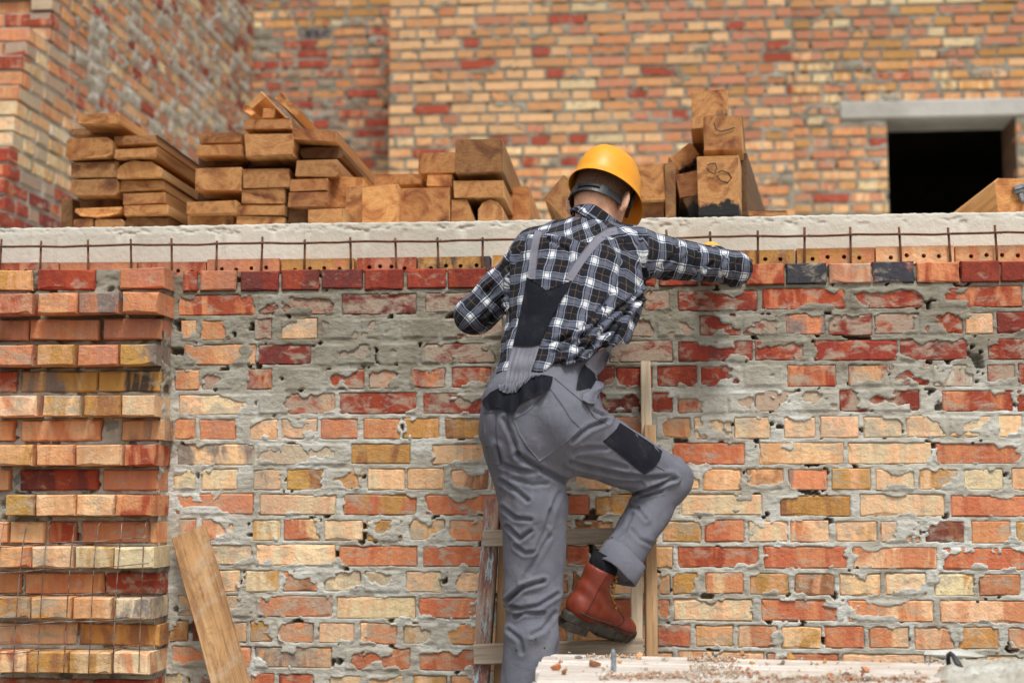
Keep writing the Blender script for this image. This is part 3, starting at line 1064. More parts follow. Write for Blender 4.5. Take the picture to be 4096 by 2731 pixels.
Y_BACK, Y_REC, Y_RIGHT = 5.62, 6.30, 5.90
X_LEFT = float(at(252, 150, Y_REC)[0])


def back_walls():
    zt = float(at(600, -60, Y_BACK)[2])
    bw = lambda y: (Vector((0, y, 0)), Vector((1, 0, 0)), Vector((0, -1, 0)))
    # centre
    xa, xb = wall_x(892 / 2352 * 4096, 3.4, Y_BACK), wall_x(1826 / 2352 * 4096, 3.4, Y_BACK)

    def tone_c(u, z, r):
        q = r.random()
        left = (u - xa) / (xb - xa)
        if q < 0.025 + 0.03 * (z > 3.9):
            return r.choice(('RO', 'RD', 'RO'))
        if left < 0.6:
            return r.choice(('PT', 'PC', 'PT', 'TO', 'CP', 'TP', 'PO', 'PT', 'PO', 'SP', 'TP', 'OT'))
        return r.choice(('PT', 'TO', 'OT', 'SO', 'PT', 'OT', 'TY', 'YT', 'SP', 'OR', 'PC'))
    w, rc = course_wall('back_wall', 'tan and peach brick wall facing the viewer behind the timber and the helmet', 'wall', bw(Y_BACK), xa, xb, Z_SLAB, zt, M['mortar'], 31, None, tone_fn=tone_c, cov=0.09, maxn=300)
    mortar_sheet('mortar', w, rc, xa, xb, Z_SLAB, zt, 0.014, bw(Y_BACK), M['mortar'], 3, joint=-0.006, bulge=0.008, voids=0.02, edge=0.006, cover_h=0.006)
    bm = bmesh.new()
    bm_box(bm, (xa + 0.004, Y_BACK + 0.022, Z_SLAB - 0.1), (xb - 0.004, Y_REC + 0.3, zt))
    mesh_obj('core', bm_mesh('core', bm), M['mortar'], w)
    # recess to the left of it
    xl = X_LEFT

    def tone_r(u, z, r):
        if z < 4.0:
            return r.choice(('TP', 'YT', 'CP', 'TO', 'PT', 'YB'))
        if z > 5.15:
            return r.choice(('TO', 'YT', 'SO', 'PT', 'CP', 'YB'))
        return r.choice(('RS', 'RD', 'SO', 'SR', 'OT', 'RS', 'TO', 'RD', 'KG', 'YO', 'SP', 'DR'))
    w, rc = course_wall('recess_wall', 'shaded red and salmon brick wall in the recess beside the side wall', 'wall', bw(Y_REC), xl - 0.02, xa + 0.3, Z_SLAB, zt + 0.3, M['mortar'], 37, None, tone_fn=tone_r, cov=0.2)
    mortar_sheet('mortar', w, rc, xl - 0.05, xa + 0.3, Z_SLAB, zt + 0.3, 0.016, bw(Y_REC), M['mortar'], 5, joint=-0.006, bulge=0.008, voids=0.02)
    # wall with the doorway
    z_mid = 3.0
    xd0, xd1 = wall_x(2046 / 2352 * 4096, z_mid, Y_RIGHT), wall_x(2352 / 2352 * 4096 - 8, z_mid, Y_RIGHT)
    z_head = float(at(2046 / 2352 * 1024, 272 / 2352 * 1024, Y_RIGHT)[2])
    z_lt = float(at(1950 / 2352 * 1024, 233 / 2352 * 1024, Y_RIGHT)[2])
    xl0 = wall_x(1928 / 2352 * 4096, z_lt, Y_RIGHT)

    def tone_d(u, z, r):
        return r.choice(('TO', 'SO', 'PT', 'OT', 'YT', 'CY', 'SR', 'SP', 'TP', 'RD' if r.random() < 0.5 else 'SO', 'OT', 'YP'))
    hole = (xd0, xd1, Z_SLAB - 1, z_head)
    lint = (xl0, xd1 + 0.6, z_head, z_lt)
    xr2 = xd1 + 1.2
    w, rc = course_wall('doorway_wall', 'mixed tan and red brick wall pierced by the dark doorway', 'wall', bw(Y_RIGHT), xb, xr2, Z_SLAB, zt + 0.2, M['mortar'], 41, None, tone_fn=tone_d, cov=0.16, holes=(hole, lint))
    # mortar in four pieces round the opening
    for (a, b, c, d) in ((xb, xd0 + 0.002, Z_SLAB, z_lt), (xb, xr2, z_lt, zt + 0.2), (xd1 - 0.002, xr2, Z_SLAB, z_lt)):
        mortar_sheet('mortar', w, rc, a, b, c, d, 0.016, bw(Y_RIGHT), M['mortar'], 7, joint=-0.006, bulge=0.008, voids=0.02)
    ye = Y_RIGHT + 0.42
    bm = bmesh.new()
    bm_box(bm, (xb, Y_RIGHT + 0.022, Z_SLAB), (xd0, ye, z_lt - 0.001))
    bm_box(bm, (xb, Y_RIGHT + 0.022, z_lt + 0.001), (xr2, ye, zt + 0.2))
    bm_box(bm, (xd1, Y_RIGHT + 0.022, Z_SLAB), (xr2, ye, z_head - 0.001))
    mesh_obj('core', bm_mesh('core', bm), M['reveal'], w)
    bm = bmesh.new()
    bm_box(bm, (xl0, Y_RIGHT - 0.012, z_head), (xd1 + 0.6, ye, z_lt), bevel=0.012)
    lo = mesh_obj('lintel', bm_mesh('lintel', bm), M['grey_concrete'], w)
    lo['label'] = 'grey concrete lintel over the dark doorway'
    # unlit room behind the doorway: closed box of block walls
    xa2, xb2, yb2, zc2 = xd0 - 1.6, xd1 + 1.6, ye + 4.0, z_head + 0.5
    room = thing('unlit_room', 'dark unlit room seen through the doorway', 'room', ((xa2 + xb2) / 2, ye, Z_SLAB))
    v = [(xa2, ye + 0.002, Z_SLAB), (xb2, ye + 0.002, Z_SLAB), (xb2, yb2, Z_SLAB), (xa2, yb2, Z_SLAB), (xa2, ye + 0.002, zc2), (xb2, ye + 0.002, zc2), (xb2, yb2, zc2), (xa2, yb2, zc2)]
    for nm, f in (('floor', (0, 1, 2, 3)), ('ceiling', (4, 7, 6, 5)), ('rear_wall', (3, 2, 6, 7)), ('side_wall', (0, 3, 7, 4)), ('side_wall', (1, 5, 6, 2))):
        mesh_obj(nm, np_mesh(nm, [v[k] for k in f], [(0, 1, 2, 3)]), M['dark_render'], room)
    # front side of the room beside the opening is the wall core itself; close the gaps round it
    me = np_mesh('front_wall', [(xa2, ye + 0.003, Z_SLAB), (xd0, ye + 0.003, Z_SLAB), (xd0, ye + 0.003, z_head), (xd1, ye + 0.003, z_head), (xd1, ye + 0.003, Z_SLAB), (xb2, ye + 0.003, Z_SLAB), (xb2, ye + 0.003, zc2), (xa2, ye + 0.003, zc2), (xd0, ye + 0.003, zc2), (xd1, ye + 0.003, zc2)],
                 [(0, 1, 2, 8, 7), (2, 3, 9, 8), (4, 5, 6, 9, 3)])
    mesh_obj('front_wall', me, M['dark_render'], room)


t = NT('shade_toned_reveal')
M['reveal'] = t.set(t.ramp(t.noise(t.pos(), 9.0, 4, 0.6), [(0.3, srgb(96, 72, 56)), (0.7, srgb(134, 104, 82))]), 0.95)  # brick brown darkened to carry the shade on the doorway sides
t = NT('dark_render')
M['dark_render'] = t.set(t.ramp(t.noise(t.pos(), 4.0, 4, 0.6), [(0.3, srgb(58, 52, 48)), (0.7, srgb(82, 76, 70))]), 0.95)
back_walls()


def side_wall():
    """wall running away from the viewer on the left; its near end is racked back step by step"""
    zt = 6.2
    frame = (Vector((X_LEFT, 0, 0)), Vector((0, 1, 0)), Vector((1, 0, 0)))

    def start(z):
        k = round((z - Z_SLAB) / 0.0807)
        # the racked end: depth at which the corner stands, from the height of the course
        lo_, hi_ = 1.0, 4.5
        for _ in range(30):
            m = (lo_ + hi_) / 2
            d = np.array([X_LEFT, m, z]) - CAM
            zz = d @ C_FWD
            px, py = W_PX / 2 + F_PX * (d @ C_RIGHT) / zz, H_PX / 2 - F_PX * (d @ C_UP) / zz
            want = 53.0 if py < 35 else 27.0 - 19.0 * (py - 36) / 134.0
            if px < want:
                lo_ = m
            else:
                hi_ = m
        return m + (0.012 if k % 2 else -0.012) + 0.01 * math.sin(k * 2.7)

    def tone_s(u, z, r):
        zz = z - Z_SLAB
        if zz < 0.62:
            return r.choice(('RD', 'DR', 'RD', 'DM', 'RO', 'RD')) if zz > -1 and (u < 3.6) else r.choice(('RD', 'SO', 'TP', 'CP'))
        if zz < 0.95:
            return r.choice(('CP', 'CP', 'CY', 'PC', 'CW'))
        return r.choice(('SO', 'TO', 'OT', 'PT', 'CY', 'RS', 'SR', 'CP', 'TY', 'SP', 'OT', 'RD' if r.random() < 0.6 else 'TP'))
    w, rc = course_wall('side_wall', 'receding brick wall with pale mortar beyond the board stack, its near end racked', 'wall', frame, 2.0, Y_REC, Z_SLAB, zt, M['pale_mortar'], 53, None, tone_fn=tone_s, cov=0.45, maxn=300,
                        near_first=lambda e: e[0] + 0.25 * abs(e[2] - 3.1), start_fn=start)
    zs = [Z_SLAB + 0.0807 * i for i in range(0, int((zt - Z_SLAB) / 0.0807) + 1)]
    mortar_sheet('mortar', w, rc, 2.75, Y_REC, Z_SLAB, zt, 0.018, frame, M['pale_mortar'], 9, joint=-0.004, bulge=0.010, voids=0.03, edge=0.009, cover_h=0.007)
    # stepped near part of the mortar and the end faces
    rnd = random.Random(8)
    bm = bmesh.new()
    for z in zs:
        s = start(z + 0.04)
        bm_box(bm, (X_LEFT - 0.45, s + 0.012, z + 0.0006), (X_LEFT - 0.009, 2.79, z + 0.0803))
    bm_box(bm, (X_LEFT - 0.45, 2.80, Z_SLAB), (X_LEFT - 0.035, Y_REC + 0.4, zt))
    mesh_obj('core', bm_mesh('core', bm), M['pale_mortar'], w)
    # end bricks facing the viewer
    tn = {0: 'RD'}
    for k, z in enumerate(zs[:-1]):
        s = start(z + 0.04)
        fr = (Vector((0, s, 0)), Vector((1, 0, 0)), Vector((0, -1, 0)))
        zz = z - Z_SLAB
        u = X_LEFT - 0.002
        st = k % 2 == 0
        while u > X_LEFT - 0.42:
            wdt = 0.248 if st else 0.118
            tone = rnd.choice(('RD', 'RO', 'RD')) if zz < 0.66 else rnd.choice(('CP', 'PC', 'PT')) if zz < 0.95 else rnd.choice(('SO', 'RS', 'OT', 'SR', 'BR'))
            place_brick(w, u - wdt, u, z + 0.008, z + 0.072, 0.0, tone, 0.1, fr, rnd, depth=0.1)
            u -= wdt + 0.012
            st = not st


side_wall()

# ------------------------------------------------------------------ timber stacked on the slab
def c5(u, v):
    return 50.0 + u * 0.11692, 82.5 + v * 0.11692


def c6(u, v):
    return 300.0 + u * 0.11692, 120.0 + v * 0.11692


def c7(u, v):
    return 625.0 + u * 0.10046, 75.0 + v * 0.10046


def c8(u, v):
    return 800.0 + u * 0.1196, 87.5 + v * 0.1196


_rt = random.Random(17)


def beam(name, label, cat, group, px0, px1, y0, length, tint=1.0, profile='box', roll=0.0, yaw=0.0, pitch=0.0, stain=0.0, char=-9.0, tone=None, round_=0.0022):
    """a sawn timber whose near end fills the pixel box px0..px1 at depth y0; it runs away from the viewer along local y"""
    a, b = at(px0[0], px1[1], y0), at(px1[0], px0[1], y0)
    cx, cz = (a[0] + b[0]) / 2, (a[2] + b[2]) / 2
    w, h = abs(b[0] - a[0]), abs(b[2] - a[2])
    if roll:                                      # box given is that of the unrolled section
        pass
    J = 0.004
    r = _rt
    if profile == 'box':
        e = round_
        sec = [(-.5 * w + e, -.5 * h), (.5 * w - e, -.5 * h), (.5 * w, -.5 * h + e), (.5 * w, .5 * h - e), (.5 * w - e, .5 * h), (-.5 * w + e, .5 * h), (-.5 * w, .5 * h - e), (-.5 * w, -.5 * h + e)]
    elif profile == 'round_top':
        sec = [(-.5 * w, -.5 * h), (.5 * w, -.5 * h), (.5 * w, .05 * h), (.42 * w, .22 * h), (.28 * w, .40 * h), (.1 * w, .5 * h), (-.15 * w, .5 * h), (-.32 * w, .38 * h), (-.43 * w, .2 * h), (-.5 * w, .0)]
    elif profile == 'round_bottom':
        sec = [(-.5 * w, .5 * h), (-.5 * w, .2 * h), (-.40 * w, -.25 * h), (-.25 * w, -.45 * h), (0, -.5 * h), (.25 * w, -.45 * h), (.42 * w, -.2 * h), (.5 * w, .2 * h), (.5 * w, .5 * h)]
    elif profile == 'wane':
        sec = [(-.5 * w, -.5 * h), (.5 * w, -.5 * h), (.5 * w, .5 * h), (-.1 * w, .5 * h), (-.38 * w, .25 * h), (-.5 * w, -.1 * h)]
    elif profile == 'trapezoid':
        sec = [(-.5 * w, -.5 * h), (.5 * w, -.5 * h), (.12 * w, .5 * h), (-.5 * w, .5 * h)]
    elif profile == 'arch':
        sec = [(-.5 * w, -.5 * h), (.5 * w, -.5 * h), (.5 * w, .1 * h), (.34 * w, .38 * h), (0, .5 * h), (-.34 * w, .38 * h), (-.5 * w, .1 * h)]
    sec = [(x + r.uniform(-J, J), z + r.uniform(-J, J)) for x, z in sec]
    n = len(sec)
    ys = [0.0, 0.006, length]
    v = []
    for i, y in enumerate(ys):
        k = 1.0 - (0.004 / max(w, h) if i == 0 else 0)
        for x, z in sec:
            v.append((x * k, y + (r.uniform(-0.003, 0.003) if i == 0 else 0), z * k))
    f, mi = [tuple(range(n))[::-1]], [0]
    for i in range(len(ys) - 1):
        for q in range(n):
            q2 = (q + 1) % n
            f.append((i * n + q, i * n + q2, (i + 1) * n + q2, (i + 1) * n + q))
            mi.append(1)
    f.append(tuple((len(ys) - 1) * n + q for q in range(n)))
    mi.append(0)
    me = np_mesh(name, v, f)
    bm = bmesh.new()
    bm.from_mesh(me)
    bmesh.ops.recalc_face_normals(bm, faces=bm.faces)
    bm.to_mesh(me)
    bm.free()
    me.materials.append(M['wood_end'])
    me.materials.append(M['wood_side'])
    me.polygons.foreach_set('material_index', np.array(mi, dtype=np.int32))
    o = bpy.data.objects.new(name, me)
    o.location = (cx, y0, cz)
    o.rotation_euler = (math.radians(pitch), math.radians(roll), math.radians(yaw))
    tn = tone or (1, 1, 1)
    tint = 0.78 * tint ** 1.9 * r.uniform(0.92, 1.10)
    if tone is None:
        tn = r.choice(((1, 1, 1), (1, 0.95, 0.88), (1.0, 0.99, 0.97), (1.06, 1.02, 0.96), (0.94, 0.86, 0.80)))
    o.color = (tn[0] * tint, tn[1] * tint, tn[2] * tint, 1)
    o['stain'] = float(stain)
    o['charring'] = float(char)
    COL.objects.link(o)
    tag(o, label, cat, group, 'thing')
    return o


def lumber():
    y = 0.62
    Z = 'boards and beams stacked on the slab'
    ws = 'first stack, by the side wall: '
    B = lambda cr, u0, v0, u1, v1, lab, cat='board', dy=0.0, L=2.4, **kw: beam('timber_' + cat, lab, cat, Z, cr(u0, v0), cr(u1, v1), y + dy, L, **kw)
    # first stack, outer column
    B(c5, 225, 255, 590, 352, 'topmost board of the stack by the side wall, lying alone across both columns', dy=-0.05, L=1.3, tint=1.02, yaw=-1)
    B(c5, 180, 388, 538, 452, 'dark board under the topmost board of the side-wall stack', dy=0.10, tint=0.75)
    B(c5, 132, 462, 525, 648, 'thick rounded brown beam jutting out, third from top of the outer column', 'beam', dy=-0.02, tint=0.92, stain=0.4, round_=0.014)
    B(c5, 176, 668, 580, 812, 'grey-stained beam at mid height of the outer column by the side wall', 'beam', tint=0.85, stain=1.0)
    B(c5, 178, 818, 578, 962, 'brown beam under the grey-stained one in the outer column', 'beam', dy=0.004, tint=0.88, round_=0.010)
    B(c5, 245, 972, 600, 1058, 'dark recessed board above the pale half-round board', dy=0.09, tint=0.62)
    B(c5, 215, 1066, 612, 1150, 'pale half-round board near the foot of the outer column', profile='round_bottom', tint=1.22)
    B(c5, 200, 1160, 366, 1258, 'short brown block at the foot of the outer column, beside another', 'block', dy=0.01, tint=0.8)
    B(c5, 372, 1158, 628, 1258, 'wide brown board end at the foot of the outer column', dy=0.0, tint=0.86, round_=0.01)
    B(c5, 92, 985, 200, 1258, 'narrow dark upright-set board between the stack and the side wall', dy=0.12, tint=0.66)
    # first stack, inner column
    B(c5, 542, 440, 912, 532, 'upper board of the inner column in the side-wall stack, with dark knots', dy=0.02, tint=0.82, stain=0.6)
    B(c5, 548, 552, 918, 642, 'long board below it with its wide side showing, inner column', dy=-0.03, L=2.9, tint=0.95, roll=-1)
    B(c5, 560, 664, 962, 818, 'half-round slab of wood with curved top in the inner column', profile='round_top', tint=1.1)
    B(c5, 598, 832, 972, 930, 'board directly under the half-round slab in the inner column', dy=0.03, tint=0.95)
    B(c5, 614, 938, 986, 1036, 'third board from the slab in the inner column of the side-wall stack', dy=0.015, tint=0.9)
    B(c5, 630, 1044, 1006, 1140, 'board with a dark arched heart, second from the slab in the inner column', dy=-0.01, tint=1.05, stain=0.7)
    B(c5, 640, 1148, 1012, 1250, 'lowest dark board of the inner column by the side wall', dy=0.02, tint=0.72, stain=0.5)
    # second stack, first column
    B(c5, 1268, 425, 1642, 515, 'uppermost board of the lower column in the middle stack', dy=0.05, tint=0.9, stain=0.3)
    B(c5, 1254, 522, 1648, 628, 'pale board with slanting grain, second from top of the lower column', dy=0.0, tint=1.02)
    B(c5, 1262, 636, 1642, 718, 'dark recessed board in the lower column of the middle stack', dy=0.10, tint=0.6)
    B(c5, 1240, 724, 1634, 922, 'thick pale beam with a split knot in the lower column', 'beam', dy=-0.01, tint=1.05, stain=0.5)
    B(c5, 1262, 928, 1622, 1000, 'dark filler piece standing for the shaded gap under the thick pale beam', dy=0.16, tint=0.45)  # filler added in an open gap, its dark tint stands for the shade there
    B(c5, 1160, 1004, 1582, 1112, 'projecting board with a dark edge near the foot of the lower column', dy=-0.04, tint=1.0, stain=0.3)
    B(c5, 1168, 1126, 1564, 1250, 'lowest board of the lower column, with two dark knots', dy=0.02, tint=0.9, stain=0.6)
    # second stack, second column
    B(c5, 1658, 305, 2062, 402, 'board just under the two crossed boards on the peak of the middle stack', dy=-0.02, tint=1.0)
    B(c5, 1664, 428, 2086, 632, 'thick light beam near the top of the tall column', 'beam', dy=-0.03, tint=1.05)
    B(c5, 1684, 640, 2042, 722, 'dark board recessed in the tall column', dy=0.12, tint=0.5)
    B(c5, 1644, 728, 2044, 898, 'wide brown beam at mid height of the tall column', 'beam', tint=0.95)
    B(c5, 1630, 904, 2012, 1034, 'brown beam with a slanting crack in the tall column', 'beam', dy=0.008, tint=0.9, stain=0.4)
    B(c5, 1600, 1040, 2004, 1132, 'board with a grey corner stain, second from the foot of the tall column', dy=-0.01, tint=1.02, stain=0.9)
    B(c5, 1590, 1138, 2004, 1250, 'plain tan board at the foot of the tall column', dy=0.0, tint=1.04)
    # crossed boards on top
    B(c5, 1690, 120, 1850, 178, 'slanting board leaning up to the peak of the middle stack', dy=0.05, L=1.6, tint=1.15, roll=-46)
    B(c5, 1905, 150, 2160, 222, 'slanting board falling away from the peak of the middle stack', dy=-0.01, L=1.6, tint=1.12, roll=44)
    B(c5, 1640, 205, 1760, 262, 'small pale block end behind the peak of the middle stack', 'block', dy=0.2, L=0.8, tint=1.25, roll=32)
    B(c5, 1815, 215, 1925, 302, 'short pale block under the crossed boards', 'block', dy=0.03, L=0.9, tint=1.1)
    # column behind the grey panel
    B(c5, 2066, 388, 2446, 500, 'board sloping down on the shoulder of the middle stack', dy=-0.02, L=2.2, tint=0.98, roll=6)
    B(c6, -8, 222, 372, 328, 'dark rounded board under the sloping one', dy=0.05, tint=0.55, round_=0.012)
    B(c6, -40, 338, 322, 486, 'brown beam with pale long side beside the tall column', 'beam', dy=0.0, L=2.6, tint=0.88, stain=0.3)
    B(c6, -96, 494, 238, 602, 'reddish board with a slanting saw cut', dy=-0.01, tint=0.86, stain=0.4, tone=(1, .88, .8))
    B(c6, -100, 610, 236, 738, 'reddish board with oblique dark grain under it', dy=-0.015, tint=0.84, tone=(1, .86, .78))
    B(c6, -104, 756, 52, 895, 'dark cracked block on the slab beside a tan block', 'block', dy=0.03, tint=0.6, stain=1.0)
    B(c6, 58, 752, 374, 905, 'small tan block standing on the slab before the taller beams', 'block', dy=-0.16, L=1.6, tint=1.02)
    B(c6, 246, 482, 556, 748, 'square tan beam end behind the small tan block', 'beam', dy=0.05, tint=1.05)
    B(c6, 380, 560, 560, 905, 'upright tan beam end half behind the pale panel', 'beam', dy=0.02, tint=1.02)
    B(c6, 520, 545, 834, 905, 'pale weathered square beam end with whitish edges', 'beam', dy=-0.08, L=2.2, tint=1.25, tone=(1, .98, .95), stain=0.4)
    B(c6, 640, 464, 1044, 556, 'low brown board lying behind the pale square beam', dy=0.3, tint=0.92)
    B(c6, 1086, 460, 1296, 566, 'short light board end on the big knotted beam', dy=0.08, tint=1.08)
    B(c6, 846, 572, 1284, 905, 'big knotted square beam with an arched crack', 'beam', dy=-0.03, tint=1.05, stain=0.35)
    B(c6, 1018, 270, 1336, 456, 'brown block lying on the low boards, left of the cracked dark beam', 'block', dy=0.12, L=1.6, tint=0.95)
    B(c6, 1332, 158, 1734, 446, 'dark red-brown beam end with a long diagonal crack, highest of the middle row', 'beam', dy=-0.04, L=2.2, tint=0.78, stain=0.8)
    B(c6, 1306, 506, 1738, 668, 'wide notched beam below the cracked dark one', 'beam', dy=-0.02, L=2.4, tint=1.0)
    B(c6, 1290, 672, 1520, 895, 'trapezoid beam end with dark heart on the slab', 'beam', dy=-0.01, L=2.4, tint=0.95, profile='trapezoid', stain=0.5)
    B(c6, 1520, 676, 1738, 895, 'beam end with an arched growth mark beside the trapezoid one', 'beam', dy=-0.005, L=2.4, tint=1.05, profile='arch')
    B(c6, 1742, 560, 1960, 895, 'beam side slanting down behind the arched one', 'beam', dy=0.35, L=2.2, tint=1.1)
    # round the helmet
    B(c6, 2130, 520, 2400, 790, 'square beam turned on its corner, left of the helmet', 'beam', dy=0.0, L=1.8, tint=0.88, roll=42, stain=0.4)
    B(c6, 2250, 720, 2420, 900, 'small dark beam end under the cornerwise beam', 'beam', dy=0.05, L=1.4, tint=0.7, stain=0.6)
    B(c7, 130, 872, 392, 1240, 'brown-stained square beam beside the helmet peak', 'beam', dy=0.02, L=2.0, tint=1.0, stain=0.9)
    B(c7, 100, 1246, 395, 1420, 'low board lying under the brown-stained square beam', dy=0.06, tint=0.8)
    B(c7, 396, 865, 505, 1420, 'narrow grey-brown board standing on edge by the leaning beams', dy=0.03, L=2.0, tint=0.85, stain=0.5, tone=(.92, .95, 1))
    B(c7, 470, 720, 730, 905, 'charred tilted beam leaning behind the tall timbers', 'beam', dy=0.25, L=1.8, tint=1.02, roll=-34, stain=1.0, char=-0.02)
    B(c7, 520, 960, 745, 1210, 'reddish beam end leaning against the numbered beam', 'beam', dy=0.12, L=1.8, tint=0.82, roll=-12, tone=(1, .84, .78))
    B(c7, 610, 1190, 800, 1400, 'blackened grey beam foot beside the charred beam', 'beam', dy=0.10, L=1.5, tint=0.55, roll=-18, char=0.02, tone=(.9, .92, 1))
    B(c7, 660, 142, 1030, 532, 'topmost square beam of the leaning pile, with dark knots', 'beam', dy=0.10, L=2.0, tint=1.0, stain=0.8, yaw=-4, pitch=-5)
    B(c7, 784, 384, 1168, 755, 'square beam marked with a black ring and a slanting crack', 'beam', dy=0.02, L=2.4, tint=0.94, stain=0.5, yaw=-6, pitch=-11)
    o = B(c7, 730, 790, 1135, 1400, 'beam scrawled with black loops, its foot charred black', 'beam', dy=-0.06, L=2.2, tint=1.02, yaw=-7, pitch=-2, char=-0.060)
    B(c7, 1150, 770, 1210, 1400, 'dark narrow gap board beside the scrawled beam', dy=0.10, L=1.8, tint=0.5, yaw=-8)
    B(c7, 1215, 1345, 1612, 1402, 'thin plank lying flat at the foot of the leaning pile', dy=0.15, L=0.9, tint=0.9)
    fb = B(c8, 1632, 752, 2010, 1075, 'big orange-grained square beam before the doorway', 'beam', dy=-0.1, L=1.9, tint=1.15, yaw=8, pitch=-5, round_=0.012)
    # black scrawls on two beam ends: paint strokes lying on the wood
    for (cr, pts, dy, nm) in ((c7, [(820, 900), (850, 880), (900, 880), (915, 930), (890, 980), (840, 960), (815, 920)], -0.071, 0), (c7, [(920, 970), (960, 950), (1030, 970), (1060, 1020), (1020, 1070), (950, 1050), (915, 1000)], -0.071, 0),
                              (c7, [(890, 470), (900, 540), (960, 560), (1040, 540), (1090, 520)], 0.005, 0)):
        w = [at(*cr(*q), y + dy + 0.006) for q in pts]
        q = tube_mesh('scrawl', w, 0.0022, 5)
        scr = mesh_obj('scrawl', q, M['dark_ink'], None)
        host = o if dy < 0 else bpy.data.objects[[k.name for k in COL.objects if k.get('label', '').startswith('square beam marked')][0]]
        scr.parent = host
        scr.matrix_parent_inverse = (Matrix.LocRotScale(host.location, host.rotation_euler, None)).inverted()
    # steel clamp biting the big beam
    ca = at(*c8(1800, 850), y - 0.13)
    bm = bmesh.new()
    bm_box(bm, (0, 0, 0), (0.10, 0.05, 0.014), bevel=0.002)
    bm_box(bm, (0, 0.008, -0.013), (0.10, 0.045, -0.001), bevel=0.002)
    bm_box(bm, (0.012, 0.01, -0.045), (0.026, 0.04, -0.014), bevel=0.002)
    cl = mesh_obj('steel_clamp', bm_mesh('steel_clamp', bm), M['galv'])
    cl.location = V(ca)
    cl.rotation_euler = (0, math.radians(-14), 0)
    tag(cl, 'small grey steel clamp on the big orange-grained beam', 'clamp', kind='thing')


t = NT('dark_ink')
M['dark_ink'] = t.set((0.03, 0.022, 0.02), 0.8)
lumber()


# ------------------------------------------------------------------ ladder
def plank_obj(name, parent, a, b, width, thick, mat, up=(0, -1, 0), bevel=0.003, jit=0.001, blue=None, seed=1):
    """board from point a to b (its long axis, local z); width across, thick towards `up`"""
    a, b = V(a), V(b)
    L = (b - a).length
    rnd = random.Random(seed)
    bm = bmesh.new()
    n = 10
    prev = None
    rings = []
    for i in range(n + 1):
        z = L * i / n
        w, t_ = width / 2 + rnd.uniform(-jit, jit), thick / 2 + rnd.uniform(-jit, jit) * 0.5
        e = bevel
        sec = [(-w + e, -t_), (w - e, -t_), (w, -t_ + e), (w, t_ - e), (w - e, t_), (-w + e, t_), (-w, t_ - e), (-w, -t_ + e)]
        rings.append([bm.verts.new((x, y, z)) for x, y in sec])
    for i in range(n):
        for k in range(8):
            bm.faces.new((rings[i][k], rings[i][(k + 1) % 8], rings[i + 1][(k + 1) % 8], rings[i + 1][k]))
    bm.faces.new(rings[0][::-1])
    bm.faces.new(rings[-1])
    me = bm_mesh(name, bm)
    if blue is not None:
        at_ = me.attributes.new('blue_paint', 'FLOAT', 'POINT')
        vals = np.zeros(len(me.vertices), dtype=np.float32)
        for i, vtx in enumerate(me.vertices):
            vals[i] = 1.0 if any(lo * L <= vtx.co.z <= hi * L for lo, hi in blue) else 0.0
        at_.data.foreach_set('value', vals)
    me.materials.append(mat)
    o = bpy.data.objects.new(name, me)
    zax = (b - a).normalized()
    yax = Vector(up)
    yax = (yax - zax * yax.dot(zax)).normalized()
    xax = yax.cross(zax)
    Rm = Matrix((xax, yax, zax)).transposed().to_4x4()
    COL.objects.link(o)
    base = Vector((0, 0, 0))
    if parent is not None:
        o.parent = parent
        base = parent.location
    o.matrix_local = Matrix.Translation(a - base) @ Rm
    return o


def nail(parent, p, r=0.0045):
    me = tube_mesh('nail', [np.asarray(p) + np.array([0, 0.006, 0]), np.asarray(p) - np.array([0, 0.0018, 0])], r, 7)
    return mesh_obj('nail', me, M['iron'], parent)


LAD_TOP_Y, LAD_BOT_Y = -0.03, -0.42


def lad_y(z):
    return LAD_TOP_Y + (LAD_BOT_Y - LAD_TOP_Y) * (2.02 - z) / (2.02 - 0.0)


def on_ladder(px, py, dy=0.0):
    p = at(px, py, -0.2)
    for _ in range(8):
        p = at(px, py, lad_y(p[2]) + dy)
    return p


